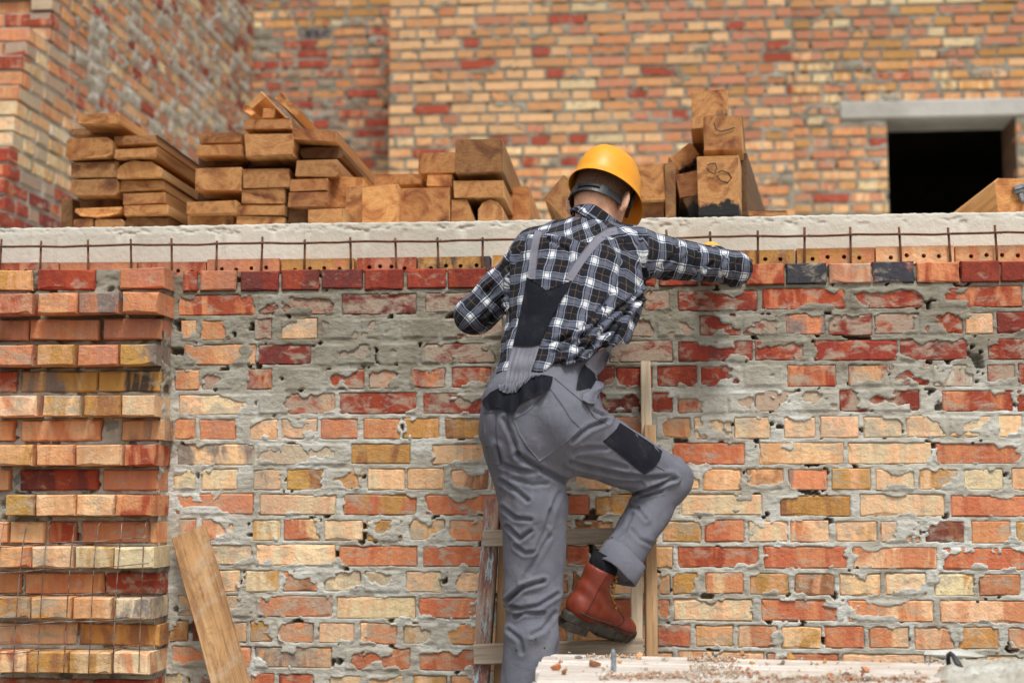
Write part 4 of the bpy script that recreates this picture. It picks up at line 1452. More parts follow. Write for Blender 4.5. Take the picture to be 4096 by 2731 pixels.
def ladder():
    root = thing('wooden_ladder', 'home-made wooden ladder of nailed boards leaning on the brick wall under the worker', 'ladder', tuple(on_ladder(560, 600) * np.array([1, 1, 0]) + np.array([0, -0.15, 0])))
    # left rail: outer face painted, runs from behind the leg to the ground
    def rail(px_t, py_t, px_b, py_b, width, thick, mat, dy, name='rail', blue=None, seed=1):
        t, b = on_ladder(px_t, py_t, dy), on_ladder(px_b, py_b, dy)
        d = (b - t) / (t[2] - b[2])
        b2 = t + d * (t[2] - 0.0)
        return plank_obj(name, root, b2, t, width, thick, mat, blue=blue, seed=seed)
    rail(493.0, 500.0, 480.5, 683.0, 0.046, 0.085, M['painted_wood'], 0.02, blue=[(0.0, 0.98)], seed=2)
    rail(506.5, 520.0, 500.0, 683.0, 0.034, 0.06, M['tan_wood'], 0.055, 'rail_batten', seed=3)
    r2 = rail(645.5, 363.0, 650.0, 640.0, 0.032, 0.06, M['pale_wood'], 0.03, seed=4)
    rail(650.0, 427.0, 652.0, 655.0, 0.035, 0.07, M['tan_wood'], 0.0, 'rail_batten', seed=5)
    rail(636.5, 560.0, 637.0, 640.0, 0.034, 0.03, M['pale_wood'], -0.010, 'rail_batten', seed=6)
    # rungs: (y px left, y px right, x left, x right, height px)
    for i, (xl, yl, xr, yr, hpx, mt) in enumerate(((484.5, 537.5, 656.0, 534.5, 16.0, 'grey_wood'), (474.0, 653.5, 643.5, 648.0, 20.0, 'grey_wood'), (464.0, 812.0, 648.0, 805.0, 20.0, 'grey_wood'))):
        a, b = on_ladder(xl, yl, -0.042), on_ladder(xr, yr, -0.042)
        r = plank_obj('rung', root, a, b, hpx / 338.0, 0.026, M[mt], seed=20 + i)
        for s_, q in ((a, 1), (b, -1)):
            dv = (b - a) / np.linalg.norm(b - a)
            for dz in (-0.013, 0.010):
                pp = s_ + dv * q * 0.034 + np.array([0.003 * dz * 100, -0.0125, dz])
                n_ = nail(None, pp)
                n_.parent = r
                n_.matrix_parent_inverse = (Matrix.Translation(root.location) @ r.matrix_local).inverted()
    return root


LADDER = ladder()


# ------------------------------------------------------------------ plank leaning on the wall
def leaning_plank():
    a = at(432 / 2352 * 1024 + 1.0, 1222 / 2352 * 1024, -0.035)
    b = at(521.0 / 2352 * 1024 + 4, 1568 / 2352 * 1024, -0.20)
    d = (b - a) / (a[2] - b[2])
    foot = a + d * a[2]
    o = plank_obj('leaning_plank', None, foot, a, 0.116, 0.024, M['plank_wood'], seed=31, jit=0.0015)
    tag(o, 'rough sawn wooden plank leaning against the brick wall beside the pier', 'plank', kind='thing')


leaning_plank()


# ------------------------------------------------------------------ wire mesh hung on the pier
def wire_mesh():
    k = 0.6575 / 4.0

    def q(u, v, yy):
        return at(u * k, 425 + v * k, yy)
    yb = -0.185
    root = thing('reinforcing_mesh', 'bent sheet of thin rusty wire mesh hanging over the front of the pier', 'wire mesh', tuple(q(450, 1500, yb)))
    vert = [[(25, 590), (5, 700), (-20, 900)], [(205, 570), (165, 600), (140, 720), (120, 900), (95, 1200), (78, 1540)], [(315, 580), (290, 640), (270, 800), (255, 1000), (240, 1250), (225, 1545)],
            [(470, 580), (450, 620), (430, 800), (412, 1050), (398, 1300), (386, 1530)], [(620, 575), (598, 610), (575, 800), (560, 1050), (548, 1300), (537, 1525)], [(760, 570), (742, 600), (722, 800), (708, 1000), (695, 1250), (685, 1525)], [(905, 565), (885, 600), (872, 750), (862, 1000), (852, 1250), (845, 1500)]]
    for pl in vert:
        pts = []
        for i, (u, v) in enumerate(pl):
            pts.append(q(u, v, yb + (0.07 if i == 0 else 0.02 if i == 1 else 0.0)))
        P = []
        for i in range(len(pts) - 1):
            for s in range(4):
                P.append(pts[i] + (pts[i + 1] - pts[i]) * s / 4.0)
        P.append(pts[-1])
        mesh_obj('upright_wire', tube_mesh('upright_wire', P, 0.0017, 6), M['mesh_wire'], root)
    for (u0, v0, u1, v1) in ((-60, 740, 915, 680), (-60, 895, 905, 842), (-60, 1052, 715, 1010), (-60, 1218, 880, 1172), (-60, 1385, 870, 1340), (-40, 600, 60, 596)):
        P = [q(u0 + (u1 - u0) * s / 10, v0 + (v1 - v0) * s / 10 + 5 * math.sin(s * 1.1), yb - 0.003) for s in range(11)]
        mesh_obj('cross_wire', tube_mesh('cross_wire', P, 0.0017, 6), M['mesh_wire'], root)


wire_mesh()


# ------------------------------------------------------------------ trestle platform of white boards with rubble
Z_TR = 1.128


def trestle():
    c = at_z(900, 670, Z_TR)
    root = thing('trestle_platform', 'low trestle platform of dirty white grooved boards strewn with brick rubble', 'platform', (c[0], c[1], 0.0))
    # board edges measured along the left end, from far to near (px): each is a strip running to the right
    edges = [((548.5, 653.4), (1060, 666)), ((545, 660.5), (1060, 673)), ((541.5, 670.0), (1060, 681)), ((538.5, 681.0), (1060, 694)), ((534, 693), (1060, 706)), ((530, 706), (1060, 720)), ((524, 722), (1060, 738))]
    P = [(at_z(*a, Z_TR), at_z(*b, Z_TR)) for a, b in edges]
    rnd = random.Random(4)
    for i in range(len(P) - 1):
        (a0, b0), (a1, b1) = P[i], P[i + 1]
        w = np.linalg.norm(a1 - a0)
        ax = (b0 - a0) / np.linalg.norm(b0 - a0)
        b0 = a0 + ax * 2.6
        b1 = a1 + ax * 2.6
        # moulded section across the board: bead, flat, groove
        sec = [(0.0, -0.03), (0.0, -0.002), (0.04, 0.002), (0.16, 0.002), (0.20, -0.001), (0.50, -0.001), (0.54, 0.0015), (0.88, 0.0015), (0.93, -0.003), (0.985, -0.003), (0.985, -0.03)]
        n = 26
        v = []
        sh = rnd.uniform(-0.02, 0.02)
        for s in range(n + 1):
            f = s / n
            A, B_ = a0 + (b0 - a0) * f, a1 + (b1 - a1) * f
            for (cc, hz) in sec:
                p = A + (B_ - A) * cc
                p = p + ax * (sh if s in (0,) else 0)
                v.append((p[0], p[1], Z_TR + hz - 0.002 * (i % 2)))
        m = len(sec)
        f_ = [(s * m + k, s * m + k + 1, (s + 1) * m + k + 1, (s + 1) * m + k) for s in range(n) for k in range(m - 1)]
        f_.append(tuple(range(m)))
        f_.append(tuple(n * m + k for k in range(m))[::-1])
        me = np_mesh('board', v, f_)
        mesh_obj('board', me, M['white_board'], root)
    # rough timber frame and legs underneath
    (a0, b0), (a1, b1) = P[0], P[-1]
    ax = (b0 - a0) / np.linalg.norm(b0 - a0)
    for d in (0.10, 1.7):
        A, B_ = a0 + ax * d, a1 + ax * d
        A = A + np.array([0, -0.05, -0.065])
        B_ = B_ + np.array([0, 0, -0.065])
        plank_obj('bearer', root, A, B_, 0.05, 0.06, M['tan_wood'], up=(0, 0, 1), seed=41)
        for e in (A, B_):
            plank_obj('leg', root, np.array([e[0] + (-0.08 if d < 1 else 0.08), e[1], 0.0]), e + np.array([0.062, 0, 0.0]), 0.05, 0.05, M['grey_wood'], seed=42)
    return root, ax


TRESTLE, TR_AX = trestle()


def stone_mesh(name, r, squash, seed, n=9):
    rnd = random.Random(seed)
    bm = bmesh.new()
    pts = []
    for i in range(n):
        d = Vector((rnd.gauss(0, 1), rnd.gauss(0, 1), rnd.gauss(0, 1))).normalized()
        k = rnd.uniform(0.75, 1.15)
        bm.verts.new((d.x * r * k, d.y * r * k * 0.8, d.z * r * k * squash))
    bmesh.ops.convex_hull(bm, input=bm.verts)
    bmesh.ops.delete(bm, geom=[v for v in bm.verts if not v.link_faces], context='VERTS')
    return bm_mesh(name, bm)


def rubble():
    k = 1060.0 / 2352 / 4

    def q1(u, v):
        return 535 + u * k, 640 + v * k
    k2 = 896.0 / 2352 / 4

    def q2(u, v):
        return 800 + u * k2, 640 + v * k2
    G = 'loose rubble on the white boards'
    items = [(q1(185, 265), 52, .85, 'O', 'orange brick lump at the very corner of the white boards'),
             (q1(265, 297), 46, .7, 'B', 'grey-brown brick lump behind the orange one at the board corner'),
             (q1(530, 222), 62, .65, 'B', 'flat-topped brown stone on the white boards before the iron stub'),
             (q1(390, 160), 50, .4, 'G', 'flat grey mortar flake near the far edge of the white boards'),
             (q1(1155, 185), 50, .6, 'W', 'pale grey mortar lump near the middle of the white boards'),
             (q1(935, 160), 38, 1.0, 'T', 'tan brick crumb upright beside the iron stub'),
             (q1(210, 160), 34, .4, 'W', 'small white flake at the far edge of the boards, by the corner'),
             (q1(750, 195), 30, .6, 'T', 'small tan chip just beyond the iron stub'),
             (q1(2180, 215), 46, .7, 'G', 'dark grey mortar lump between two ochre brick bits'),
             (q1(2280, 170), 52, .9, 'Y', 'largest ochre brick bit near the far board edge'),
             (q1(1925, 210), 32, .6, 'Y', 'small flat ochre chip left of the dark grey lump'),
             (q1(1840, 128), 44, .5, 'T', 'thin orange chip lying on the far board edge'),
             (q1(1890, 310), 26, .8, 'R', 'small dark red brick chip in the crumbs'),
             (q1(2220, 345), 95, .5, 'W', 'large pale mortar slab lump at the lower picture edge'),
             (q1(1385, 362), 30, .8, 'W', 'small white pebble at the lower picture edge'),
             (q1(425, 272), 14, .6, 'S', 'tiny salmon chip between the stones by the board corner'),
             (q2(252, 232), 36, .95, 'Y', 'ochre cube-like brick bit standing alone on the far boards'),
             (q2(182, 262), 22, .9, 'Y', 'small round ochre bit beside the cube-like one'),
             (q2(675, 318), 70, .45, 'O', 'curved orange tile-like shard on the white boards'),
             (q2(320, 378), 42, .7, 'S', 'salmon brick chunk in the crumbs near the orange shard'),
             (q2(495, 365), 72, .35, 'G', 'flat grey mortar patch under the orange shard'),
             (q2(1200, 240), 34, .4, 'K', 'thin dark flake on the bare white board'),
             (q2(1490, 325), 50, .6, 'O', 'orange brick shard leaning on the mortar heap by the staple'),
             (q2(425, 318), 24, .7, 'P', 'small peach crumb before the orange shard'),
             (q2(700, 420), 55, .6, 'G', 'grey mortar crumb lump at the lower picture edge'),
             (q2(820, 410), 50, .6, 'W', 'whitish mortar crumb next to it at the lower edge')]
    for i, ((px, py), size, sq, tone, lab) in enumerate(items):
        p = at_z(px, py, Z_TR)
        sc = np.linalg.norm(p - CAM) / F_PX
        kk = k if i < 16 else k2
        r = size * kk * sc * 1.0
        o = mesh_obj('rubble_piece', stone_mesh('rubble_piece', r, sq, 100 + i, 12), M['rubble'])
        o.location = (p[0], p[1], Z_TR + r * sq * 0.62)
        o.rotation_euler = (0, 0, i * 1.3)
        o.color = (*TONE[tone], 1)
        tag(o, lab, 'rubble', G, 'thing')
    # fine crumbs and dust that nobody could count
    rng = np.random.default_rng(5)
    tris_v, tris_f = [], []
    bands = [((600, 676, 700, 679), 420), ((640, 673, 760, 677), 300), ((688, 658.5, 735, 661), 420), ((585, 656, 640, 658), 90), ((760, 677, 860, 680), 420), ((830, 678, 930, 680), 330), ((690, 682, 1010, 684), 260), ((690, 666, 740, 671), 160), ((560, 656, 1020, 678), 160), ((660, 686, 1010, 700), 500)]
    for (x0, y0, x1, y1), n in bands:
        for _ in range(n):
            px = rng.uniform(x0, x1)
            py = rng.normal((y0 + y1) / 2, (y1 - y0) / 2.2)
            p = at_z(px, max(py, 652.5 + (px - 548) * 0.025), Z_TR)
            r = float(np.clip(rng.lognormal(math.log(0.0026), 0.55), 0.0011, 0.008))
            n0 = len(tris_v)
            c = np.array([p[0], p[1], Z_TR + 0.002 + r * 0.4])
            for d in ((1, 0.2, 0), (-.8, .6, -.1), (-.2, -1, 0), (.1, 0, .8), (0, 0.1, -.6)):
                tris_v.append(c + r * (np.array(d) + rng.normal(0, .25, 3)))
            tris_f += [(n0, n0 + 1, n0 + 3), (n0 + 1, n0 + 2, n0 + 3), (n0 + 2, n0, n0 + 3), (n0, n0 + 2, n0 + 4), (n0 + 2, n0 + 1, n0 + 4), (n0 + 1, n0, n0 + 4)]
    me = np_mesh('debris', np.array(tris_v), np.array(tris_f))
    tag(mesh_obj('debris', me, M['crumbs']), 'fine red, tan and grey brick crumbs strewn over the white boards', 'debris', kind='stuff')
    # iron stub standing in the boards
    b = at_z(535 + 692 * k, 640 + 275 * k, Z_TR)
    sc = np.linalg.norm(b - CAM) / F_PX
    hgt = 195 * k * sc
    rr = 24 * k * sc
    pts, rad = [], []
    for i in range(9):
        f = i / 8
        pts.append(b + np.array([0.002 * math.sin(f * 3), 0, -0.01 + (hgt + 0.01) * f]))
        rad.append(rr * (1.0 if f < 0.85 else math.sqrt(max(0.02, 1 - ((f - .85) / .15) ** 2 * .85))))
    tag(mesh_obj('iron_stub', tube_mesh('iron_stub', pts, rad, 10), M['galv']), 'upright grey iron rod stub standing in the white boards', 'rod', kind='thing')
    # bent staple
    s0 = at_z(*q2(1600, 330), Z_TR)
    sc = np.linalg.norm(s0 - CAM) / F_PX
    U = lambda u, v, dy=0.0: s0 + C_RIGHT * ((u - 1600) * k2 * sc) + np.array([0, dy, (330 - v) * k2 * sc])
    pts = [U(1590, 350, .02), U(1583, 280, .018), U(1572, 210, .012), U(1570, 165, .006), U(1585, 148, .0), U(1606, 165, -.004), U(1640, 230, -.012), U(1675, 300, -.02), U(1695, 335, -.024)]
    tag(mesh_obj('bent_staple', tube_mesh('bent_staple', pts, [0.006] * 6 + [0.008] * 3, 9), M['iron']), 'dark bent iron staple sticking out of the mortar heap', 'staple', kind='thing')
    # heap of wet mortar at the end of the boards
    n1, n2 = 90, 46
    us, vs = np.linspace(0, 1, n1), np.linspace(0, 1, n2)
    UU, VV = np.meshgrid(us, vs, indexing='ij')
    c00, c10, c01, c11 = at_z(930, 656, Z_TR), at_z(1060, 659, Z_TR), at_z(925, 690, Z_TR), at_z(1060, 694, Z_TR)
    PX = (c00[None, None] * ((1 - UU) * (1 - VV))[..., None] + c10 * (UU * (1 - VV))[..., None] + c01 * ((1 - UU) * VV)[..., None] + c11 * (UU * VV)[..., None])
    edge = np.minimum(np.minimum(UU * 3, 1), np.minimum(VV * 2.5, (1 - VV) * 2.5))
    hh = np.clip(edge, 0, 1) * (0.010 + 0.016 * UU) + 0.020 * fbm2(PX[..., 0], PX[..., 1], 0.05, 3, 5, 0.7) * np.clip(edge * 2, 0, 1) - 0.010 * (1 - np.clip(edge * 2.2, 0, 1))
    PX[..., 2] = Z_TR + hh
    me = np_mesh('mortar_heap', PX.reshape(-1, 3), grid_faces(n1, n2)[:, ::-1], smooth=True)
    tag(mesh_obj('mortar_heap', me, M['mortar']), 'spread heap of grey wet mortar at the end of the white boards', 'mortar', kind='thing')
    # mortar flakes piled on the far edge
    p = at_z(*q2(1560, 190), Z_TR)
    o = mesh_obj('mortar_crust', stone_mesh('mortar_crust', 0.085, 0.22, 77, 16), M['mortar'])
    o.location = (p[0] + 0.02, p[1], Z_TR + 0.012)
    tag(o, 'ragged crust of dried mortar on the far board edge behind the staple', 'mortar', kind='thing')


rubble()

# ------------------------------------------------------------------ the worker
def surface_nets(f, lo, hi, h):
    lo, hi = np.asarray(lo, float), np.asarray(hi, float)
    n = np.ceil((hi - lo) / h).astype(int) + 1
    # coarse pass, then only the band near the surface is evaluated finely
    B = 4
    m = (n + B - 2) // B + 1
    xc = [lo[k] + h * B * np.arange(m[k]) for k in range(3)]
    cv = f(np.stack(np.meshgrid(*xc, indexing='ij'), -1))
    val = cv
    for k in range(3):
        idx = np.arange(n[k]) / B
        i0 = np.minimum(idx.astype(int), m[k] - 2)
        fr = (idx - i0).reshape([-1 if q == k else 1 for q in range(3)])
        val = np.take(val, i0, axis=k) * (1 - fr) + np.take(val, i0 + 1, axis=k) * fr
    sel = np.argwhere(np.abs(val) < B * h * 1.25)
    for i in range(0, len(sel), 200000):
        c = sel[i:i + 200000]
        val[tuple(c.T)] = f(lo + h * c)
    ins = val < 0
    cnt = np.zeros(n - 1)
    acc = np.zeros(tuple(n - 1) + (3,))
    sl = lambda o: tuple(slice(o[k], n[k] - 1 + o[k]) for k in range(3))
    for ax in range(3):
        others = [k for k in range(3) if k != ax]
        for b in range(2):
            for c in range(2):
                o0 = [0, 0, 0]
                o0[others[0]], o0[others[1]] = b, c
                o1 = list(o0)
                o1[ax] = 1
                v0, v1 = val[sl(o0)], val[sl(o1)]
                m = (v0 < 0) != (v1 < 0)
                t = np.where(m, v0 / np.where(m, v0 - v1, 1), 0)
                cnt += m
                for k in range(3):
                    acc[..., k] += np.where(m, (t if k == ax else o0[k]), 0)
    act = cnt > 0
    idx = np.full(act.shape, -1)
    idx[act] = np.arange(act.sum())
    ijk = np.argwhere(act)
    P = lo + h * (ijk + acc[act] / cnt[act][:, None])
    quads = []
    for ax in range(3):
        a, b = [k for k in range(3) if k != ax]
        o = [slice(None)] * 3
        s0 = [slice(0, n[0]), slice(0, n[1]), slice(0, n[2])]
        s0[ax] = slice(0, n[ax] - 1)
        s0[a], s0[b] = slice(1, n[a] - 1), slice(1, n[b] - 1)
        s1 = list(s0)
        s1[ax] = slice(1, n[ax])
        i0, i1 = ins[tuple(s0)], ins[tuple(s1)]
        ch = np.argwhere(i0 != i1)
        if not len(ch):
            continue
        flip = i0[tuple(ch.T)]
        base = ch.copy()
        base[:, a] += 1
        base[:, b] += 1
        q = []
        for (da, db) in ((-1, -1), (0, -1), (0, 0), (-1, 0)):
            c = base.copy()
            c[:, a] += da
            c[:, b] += db
            q.append(idx[tuple(c.T)])
        q = np.stack(q, 1)
        if ax == 1:
            flip = ~flip
        q[~flip] = q[~flip][:, ::-1]
        quads.append(q)
    Q = np.concatenate(quads)
    Q = Q[(Q >= 0).all(1)]
    return P, Q


def vnormals(P, Q):
    d1, d2 = P[Q[:, 2]] - P[Q[:, 0]], P[Q[:, 3]] - P[Q[:, 1]]
    fn = np.cross(d1, d2)
    N = np.zeros_like(P)
    for k in range(4):
        np.add.at(N, Q[:, k], fn)
    return N / (np.linalg.norm(N, axis=1, keepdims=True) + 1e-12)


def relax(P, Q, it=2, w=0.5):
    for _ in range(it):
        S, C = np.zeros_like(P), np.zeros(len(P))
        for a, b in ((0, 1), (1, 2), (2, 3), (3, 0)):
            np.add.at(S, Q[:, a], P[Q[:, b]])
            np.add.at(S, Q[:, b], P[Q[:, a]])
            np.add.at(C, Q[:, a], 1)
            np.add.at(C, Q[:, b], 1)
        P = P * (1 - w) + w * S / np.maximum(C, 1)[:, None]
    return P


def smin(a, b, k):
    h = np.clip(0.5 + 0.5 * (b - a) / k, 0, 1)
    return b * (1 - h) + a * h - k * h * (1 - h)


def smax(a, b, k):
    return -smin(-a, -b, k)


def cone(P, a, b, r1, r2):
    a, b = np.asarray(a, float), np.asarray(b, float)
    d = b - a
    t = np.clip(((P - a) @ d) / (d @ d), 0, 1)
    q = P - a - t[..., None] * d
    return np.sqrt((q * q).sum(-1)) - (r1 + (r2 - r1) * t)


def econe(P, a, b, w1, d1, w2, d2, side, dep):
    """tapered limb of elliptic section: half widths w along `side`, d along `dep`"""
    a, b = np.asarray(a, float), np.asarray(b, float)
    ax = b - a
    t = np.clip(((P - a) @ ax) / (ax @ ax), 0, 1)
    q = P - a - t[..., None] * ax
    w, d = w1 + (w2 - w1) * t, d1 + (d2 - d1) * t
    u, v = q @ side, q @ dep
    l = np.sqrt(np.maximum((q * q).sum(-1) - u * u - v * v, 0))
    m = np.minimum(w, d)
    return (np.sqrt((u / w) ** 2 + (v / d) ** 2 + (l / m) ** 2) - 1) * m


def ellipsoid(P, c, R, r):
    """R columns are the axes"""
    q = (P - np.asarray(c, float)) @ R
    r = np.asarray(r, float)
    k0 = np.sqrt(((q / r) ** 2).sum(-1))
    k1 = np.sqrt(((q / (r * r)) ** 2).sum(-1)) + 1e-9
    return k0 * (k0 - 1) / k1


def unit(v):
    v = np.asarray(v, float)
    return v / np.linalg.norm(v)


def project(P):
    d = P - CAM
    z = d @ C_FWD
    return np.stack([W_PX / 2 + F_PX * (d @ C_RIGHT) / z, H_PX / 2 - F_PX * (d @ C_UP) / z], -1)


def seg_dist(X, poly):
    best = np.full(len(X), 1e9)
    for a, b in zip(poly[:-1], poly[1:]):
        a, b = np.array(a, float), np.array(b, float)
        d = b - a
        t = np.clip(((X - a) @ d) / (d @ d + 1e-9), 0, 1)
        q = X - a - t[:, None] * d
        best = np.minimum(best, np.sqrt((q * q).sum(1)))
    return best


def crease(P, N, folds, px=1.0):
    """press fold lines into cloth that faces the viewer (fold lines are measured on the photograph)"""
    X = project(P)
    view = (P - CAM) / np.linalg.norm(P - CAM, axis=1, keepdims=True)
    face = np.clip(-(N * view).sum(1) * 3.0, 0, 1)
    D = np.zeros(len(P))
    for poly, w, depth in folds:
        d = seg_dist(X, poly)
        depth = depth * 1.5
        w = w * 0.82
        D += -depth * np.exp(-(d / w) ** 2) + 0.45 * depth * np.exp(-((d - 2.0 * w) / (1.1 * w)) ** 2)
    return P + N * (D * face)[:, None]


S_, D_ = C_RIGHT, np.array([0.0, 1.0, 0.0])
C2 = lambda u, v: (450.0 + 0.15944 * u, 135.0 + 0.15944 * v)
C3 = lambda u, v: (450.0 + 0.1212 * u, 335.0 + 0.1212 * v)
C4 = lambda u, v: (450.0 + 0.11657 * u, 500.0 + 0.11657 * v)

# skeleton
J = dict(
    pelvis=at(540, 402, -0.50), waist=at(557, 358, -0.455), mid=at(569, 328, -0.42), chest=at(574, 298, -0.385), upper=at(578, 264, -0.355), top=at(584, 247, -0.335), nape=at(592, 240, -0.33),
    lsh=at(539, 254, -0.345), lel=at(474, 315, -0.33), lha=at(538, 268, -0.06),
    rsh=at(633, 252, -0.325), rel=at(735, 268, -0.20), rha=at(701, 254, 0.03),
    lhip=at(519, 436, -0.50), lkn=at(534, 592, -0.475), lan=at(522, 748, -0.50),
    rhip=at(566, 430, -0.475), rkn=at(667, 478, -0.235), ran=at(614, 572, -0.375),
    rank=at(592, 589, -0.385), head=at(603, 190, -0.262))
FACE = unit((math.sin(math.radians(24)) * math.cos(math.radians(22)), math.cos(math.radians(24)) * math.cos(math.radians(22)), -math.sin(math.radians(22))))
HSIDE = unit(np.cross(FACE, (0.06, 0, 1)))
HUP = np.cross(HSIDE, FACE)
HR = np.stack([HSIDE, FACE, HUP], 1)


def torso_sdf(P, g=0.0):
    ch = [('waist', .150, .112), ('mid', .160, .118), ('chest', .180, .125), ('upper', .178, .118), ('top', .122, .078)]
    d = None
    for (a, w1, d1), (b, w2, d2) in zip(ch[:-1], ch[1:]):
        e = econe(P, J[a], J[b], w1 + g, d1 + g, w2 + g, d2 + g, S_, D_)
        d = e if d is None else smin(d, e, 0.05)
    return d


def shirt_sdf(P):
    d = torso_sdf(P, 0.004)
    d = smin(d, cone(P, J['top'], J['lsh'], 0.056, 0.066), 0.05)
    d = smin(d, cone(P, J['top'], J['rsh'], 0.058, 0.070), 0.05)
    d = smin(d, cone(P, J['upper'] + np.array([0, 0.02, 0.02]), J['nape'], 0.078, 0.040), 0.045)
    la = cone(P, J['lsh'], J['lel'], 0.070, 0.053)
    la = smin(la, cone(P, J['lel'], J['lha'], 0.050, 0.042), 0.03)
    ra = cone(P, J['rsh'], J['rel'], 0.072, 0.049)
    ra = smin(ra, cone(P, J['rel'], J['rha'], 0.047, 0.040), 0.03)
    d = smin(d, la, 0.028)
    d = smin(d, ra, 0.035)
    d = smin(d, econe(P, J['waist'], at(549, 384, -0.485), .150, .112, .158, .126, S_, D_), 0.04)
    # baggy cloth hanging at the small of the back, pulled to one side
    d = smin(d, econe(P, at(560, 345, -0.50), at(600, 332, -0.46), .075, .045, .060, .045, S_, D_), 0.06)
    # hem
    a, b = at(500, 385, -0.5), at(616, 345, -0.5)
    nrm = unit(np.cross(b - a, (0.0, 1.0, 0.12)))
    if nrm[2] < 0:
        nrm = -nrm
    wav = 0.006 * np.sin(P[..., 0] * 46) + 0.004 * np.sin(P[..., 0] * 103 + 1)
    d = smax(d, -((P - a) @ nrm) + wav, 0.006)
    # sleeves end short of the hands; neck opening
    for el, ha in (('lel', 'lha'), ('rel', 'rha')):
        ax = unit(J[ha] - J[el])
        L = np.linalg.norm(J[ha] - J[el])
        cut = (P - J[ha]) @ ax + 0.05
        near = np.linalg.norm(P - J[ha], axis=-1) - 0.17
        d = np.where(near < 0, np.maximum(d, cut), d)
    rg = np.abs(vnoise3(P * np.array([17, 17, 11.0]) + 1.2 * vnoise3(P * 7.0, 0)[..., None], 1))
    n1 = (0.25 - rg) * 0.008 + vnoise3(P * 34.0, 2) * 0.0018
    return d + n1


def trouser_sdf(P):
    pe = econe(P, J['waist'] + np.array([0.006, 0.0, 0.02]), J['pelvis'], .126, .094, .160, .128, S_, D_)
    pe = smin(pe, cone(P, at(518, 420, -0.53), at(521, 436, -0.525), 0.096, 0.097), 0.05)
    pe = smin(pe, cone(P, at(562, 424, -0.525), at(566, 436, -0.50), 0.108, 0.106), 0.05)
    ll = cone(P, J['lhip'], at(533, 505, -0.485), 0.100, 0.093)
    ll = smin(ll, cone(P, at(533, 505, -0.485), J['lkn'], 0.093, 0.077), 0.03)
    ll = smin(ll, cone(P, J['lkn'], at(532, 625, -0.48), 0.080, 0.073), 0.02)
    ll = smin(ll, cone(P, at(532, 640, -0.48), J['lan'], 0.079, 0.070), 0.03)
    rl = cone(P, J['rhip'], J['rkn'], 0.110, 0.066)
    sh = cone(P, J['rkn'], J['ran'], 0.067, 0.058)
    rl = smin(rl, sh, 0.028)
    d = smin(pe, ll, 0.045)
    d = smin(d, rl, 0.045)
    # waist opening and leg ends
    d = smax(d, (P - (J['waist'] + np.array([0, 0, 0.05]))) @ unit(J['waist'] - J['pelvis']), 0.01)
    ax = unit(J['ran'] - J['rkn'])
    d = np.where(np.linalg.norm(P - J['ran'], axis=-1) < 0.16, np.maximum(d, (P - J['ran']) @ ax + 0.004), d)
    d = np.where(np.linalg.norm(P - J['lan'], axis=-1) < 0.16, np.maximum(d, (P - J['lan']) @ np.array([0, 0, -1.0])), d)
    rg = np.abs(vnoise3(P * np.array([15, 15, 10.0]) + 3 * vnoise3(P * 6.0, 2)[..., None] * 0.4, 3))
    n1 = (rg - 0.25) * -0.010 * 0.9 + vnoise3(P * np.array([9, 9, 16.0]), 1) * 0.004 + vnoise3(P * 34.0, 0) * 0.0014
    return d + n1


def body_sdf(P):
    d = torso_sdf(P, -0.034)
    d = smin(d, econe(P, J['waist'], J['pelvis'], .105, .07, .125, .09, S_, D_), 0.04)
    d = smin(d, cone(P, J['top'], J['lsh'], 0.055, 0.05), 0.04)
    d = smin(d, cone(P, J['top'], J['rsh'], 0.055, 0.05), 0.04)
    for a, b, r1, r2 in (('lsh', 'lel', .05, .042), ('lel', 'lha', .04, .028), ('rsh', 'rel', .052, .040), ('rel', 'rha', .038, .027), ('lhip', 'lkn', .085, .058), ('lkn', 'lan', .055, .04), ('rhip', 'rkn', .085, .058), ('rkn', 'rank', .05, .028)):
        d = smin(d, cone(P, J[a], J[b], r1, r2), 0.03)
    hc = J['head']
    d = smin(d, cone(P, J['nape'] + np.array([0.004, 0.03, -0.03]), hc - HUP * 0.03 - FACE * 0.035, 0.064, 0.058), 0.03)
    d = smin(d, head_sdf(P), 0.018)
    return d


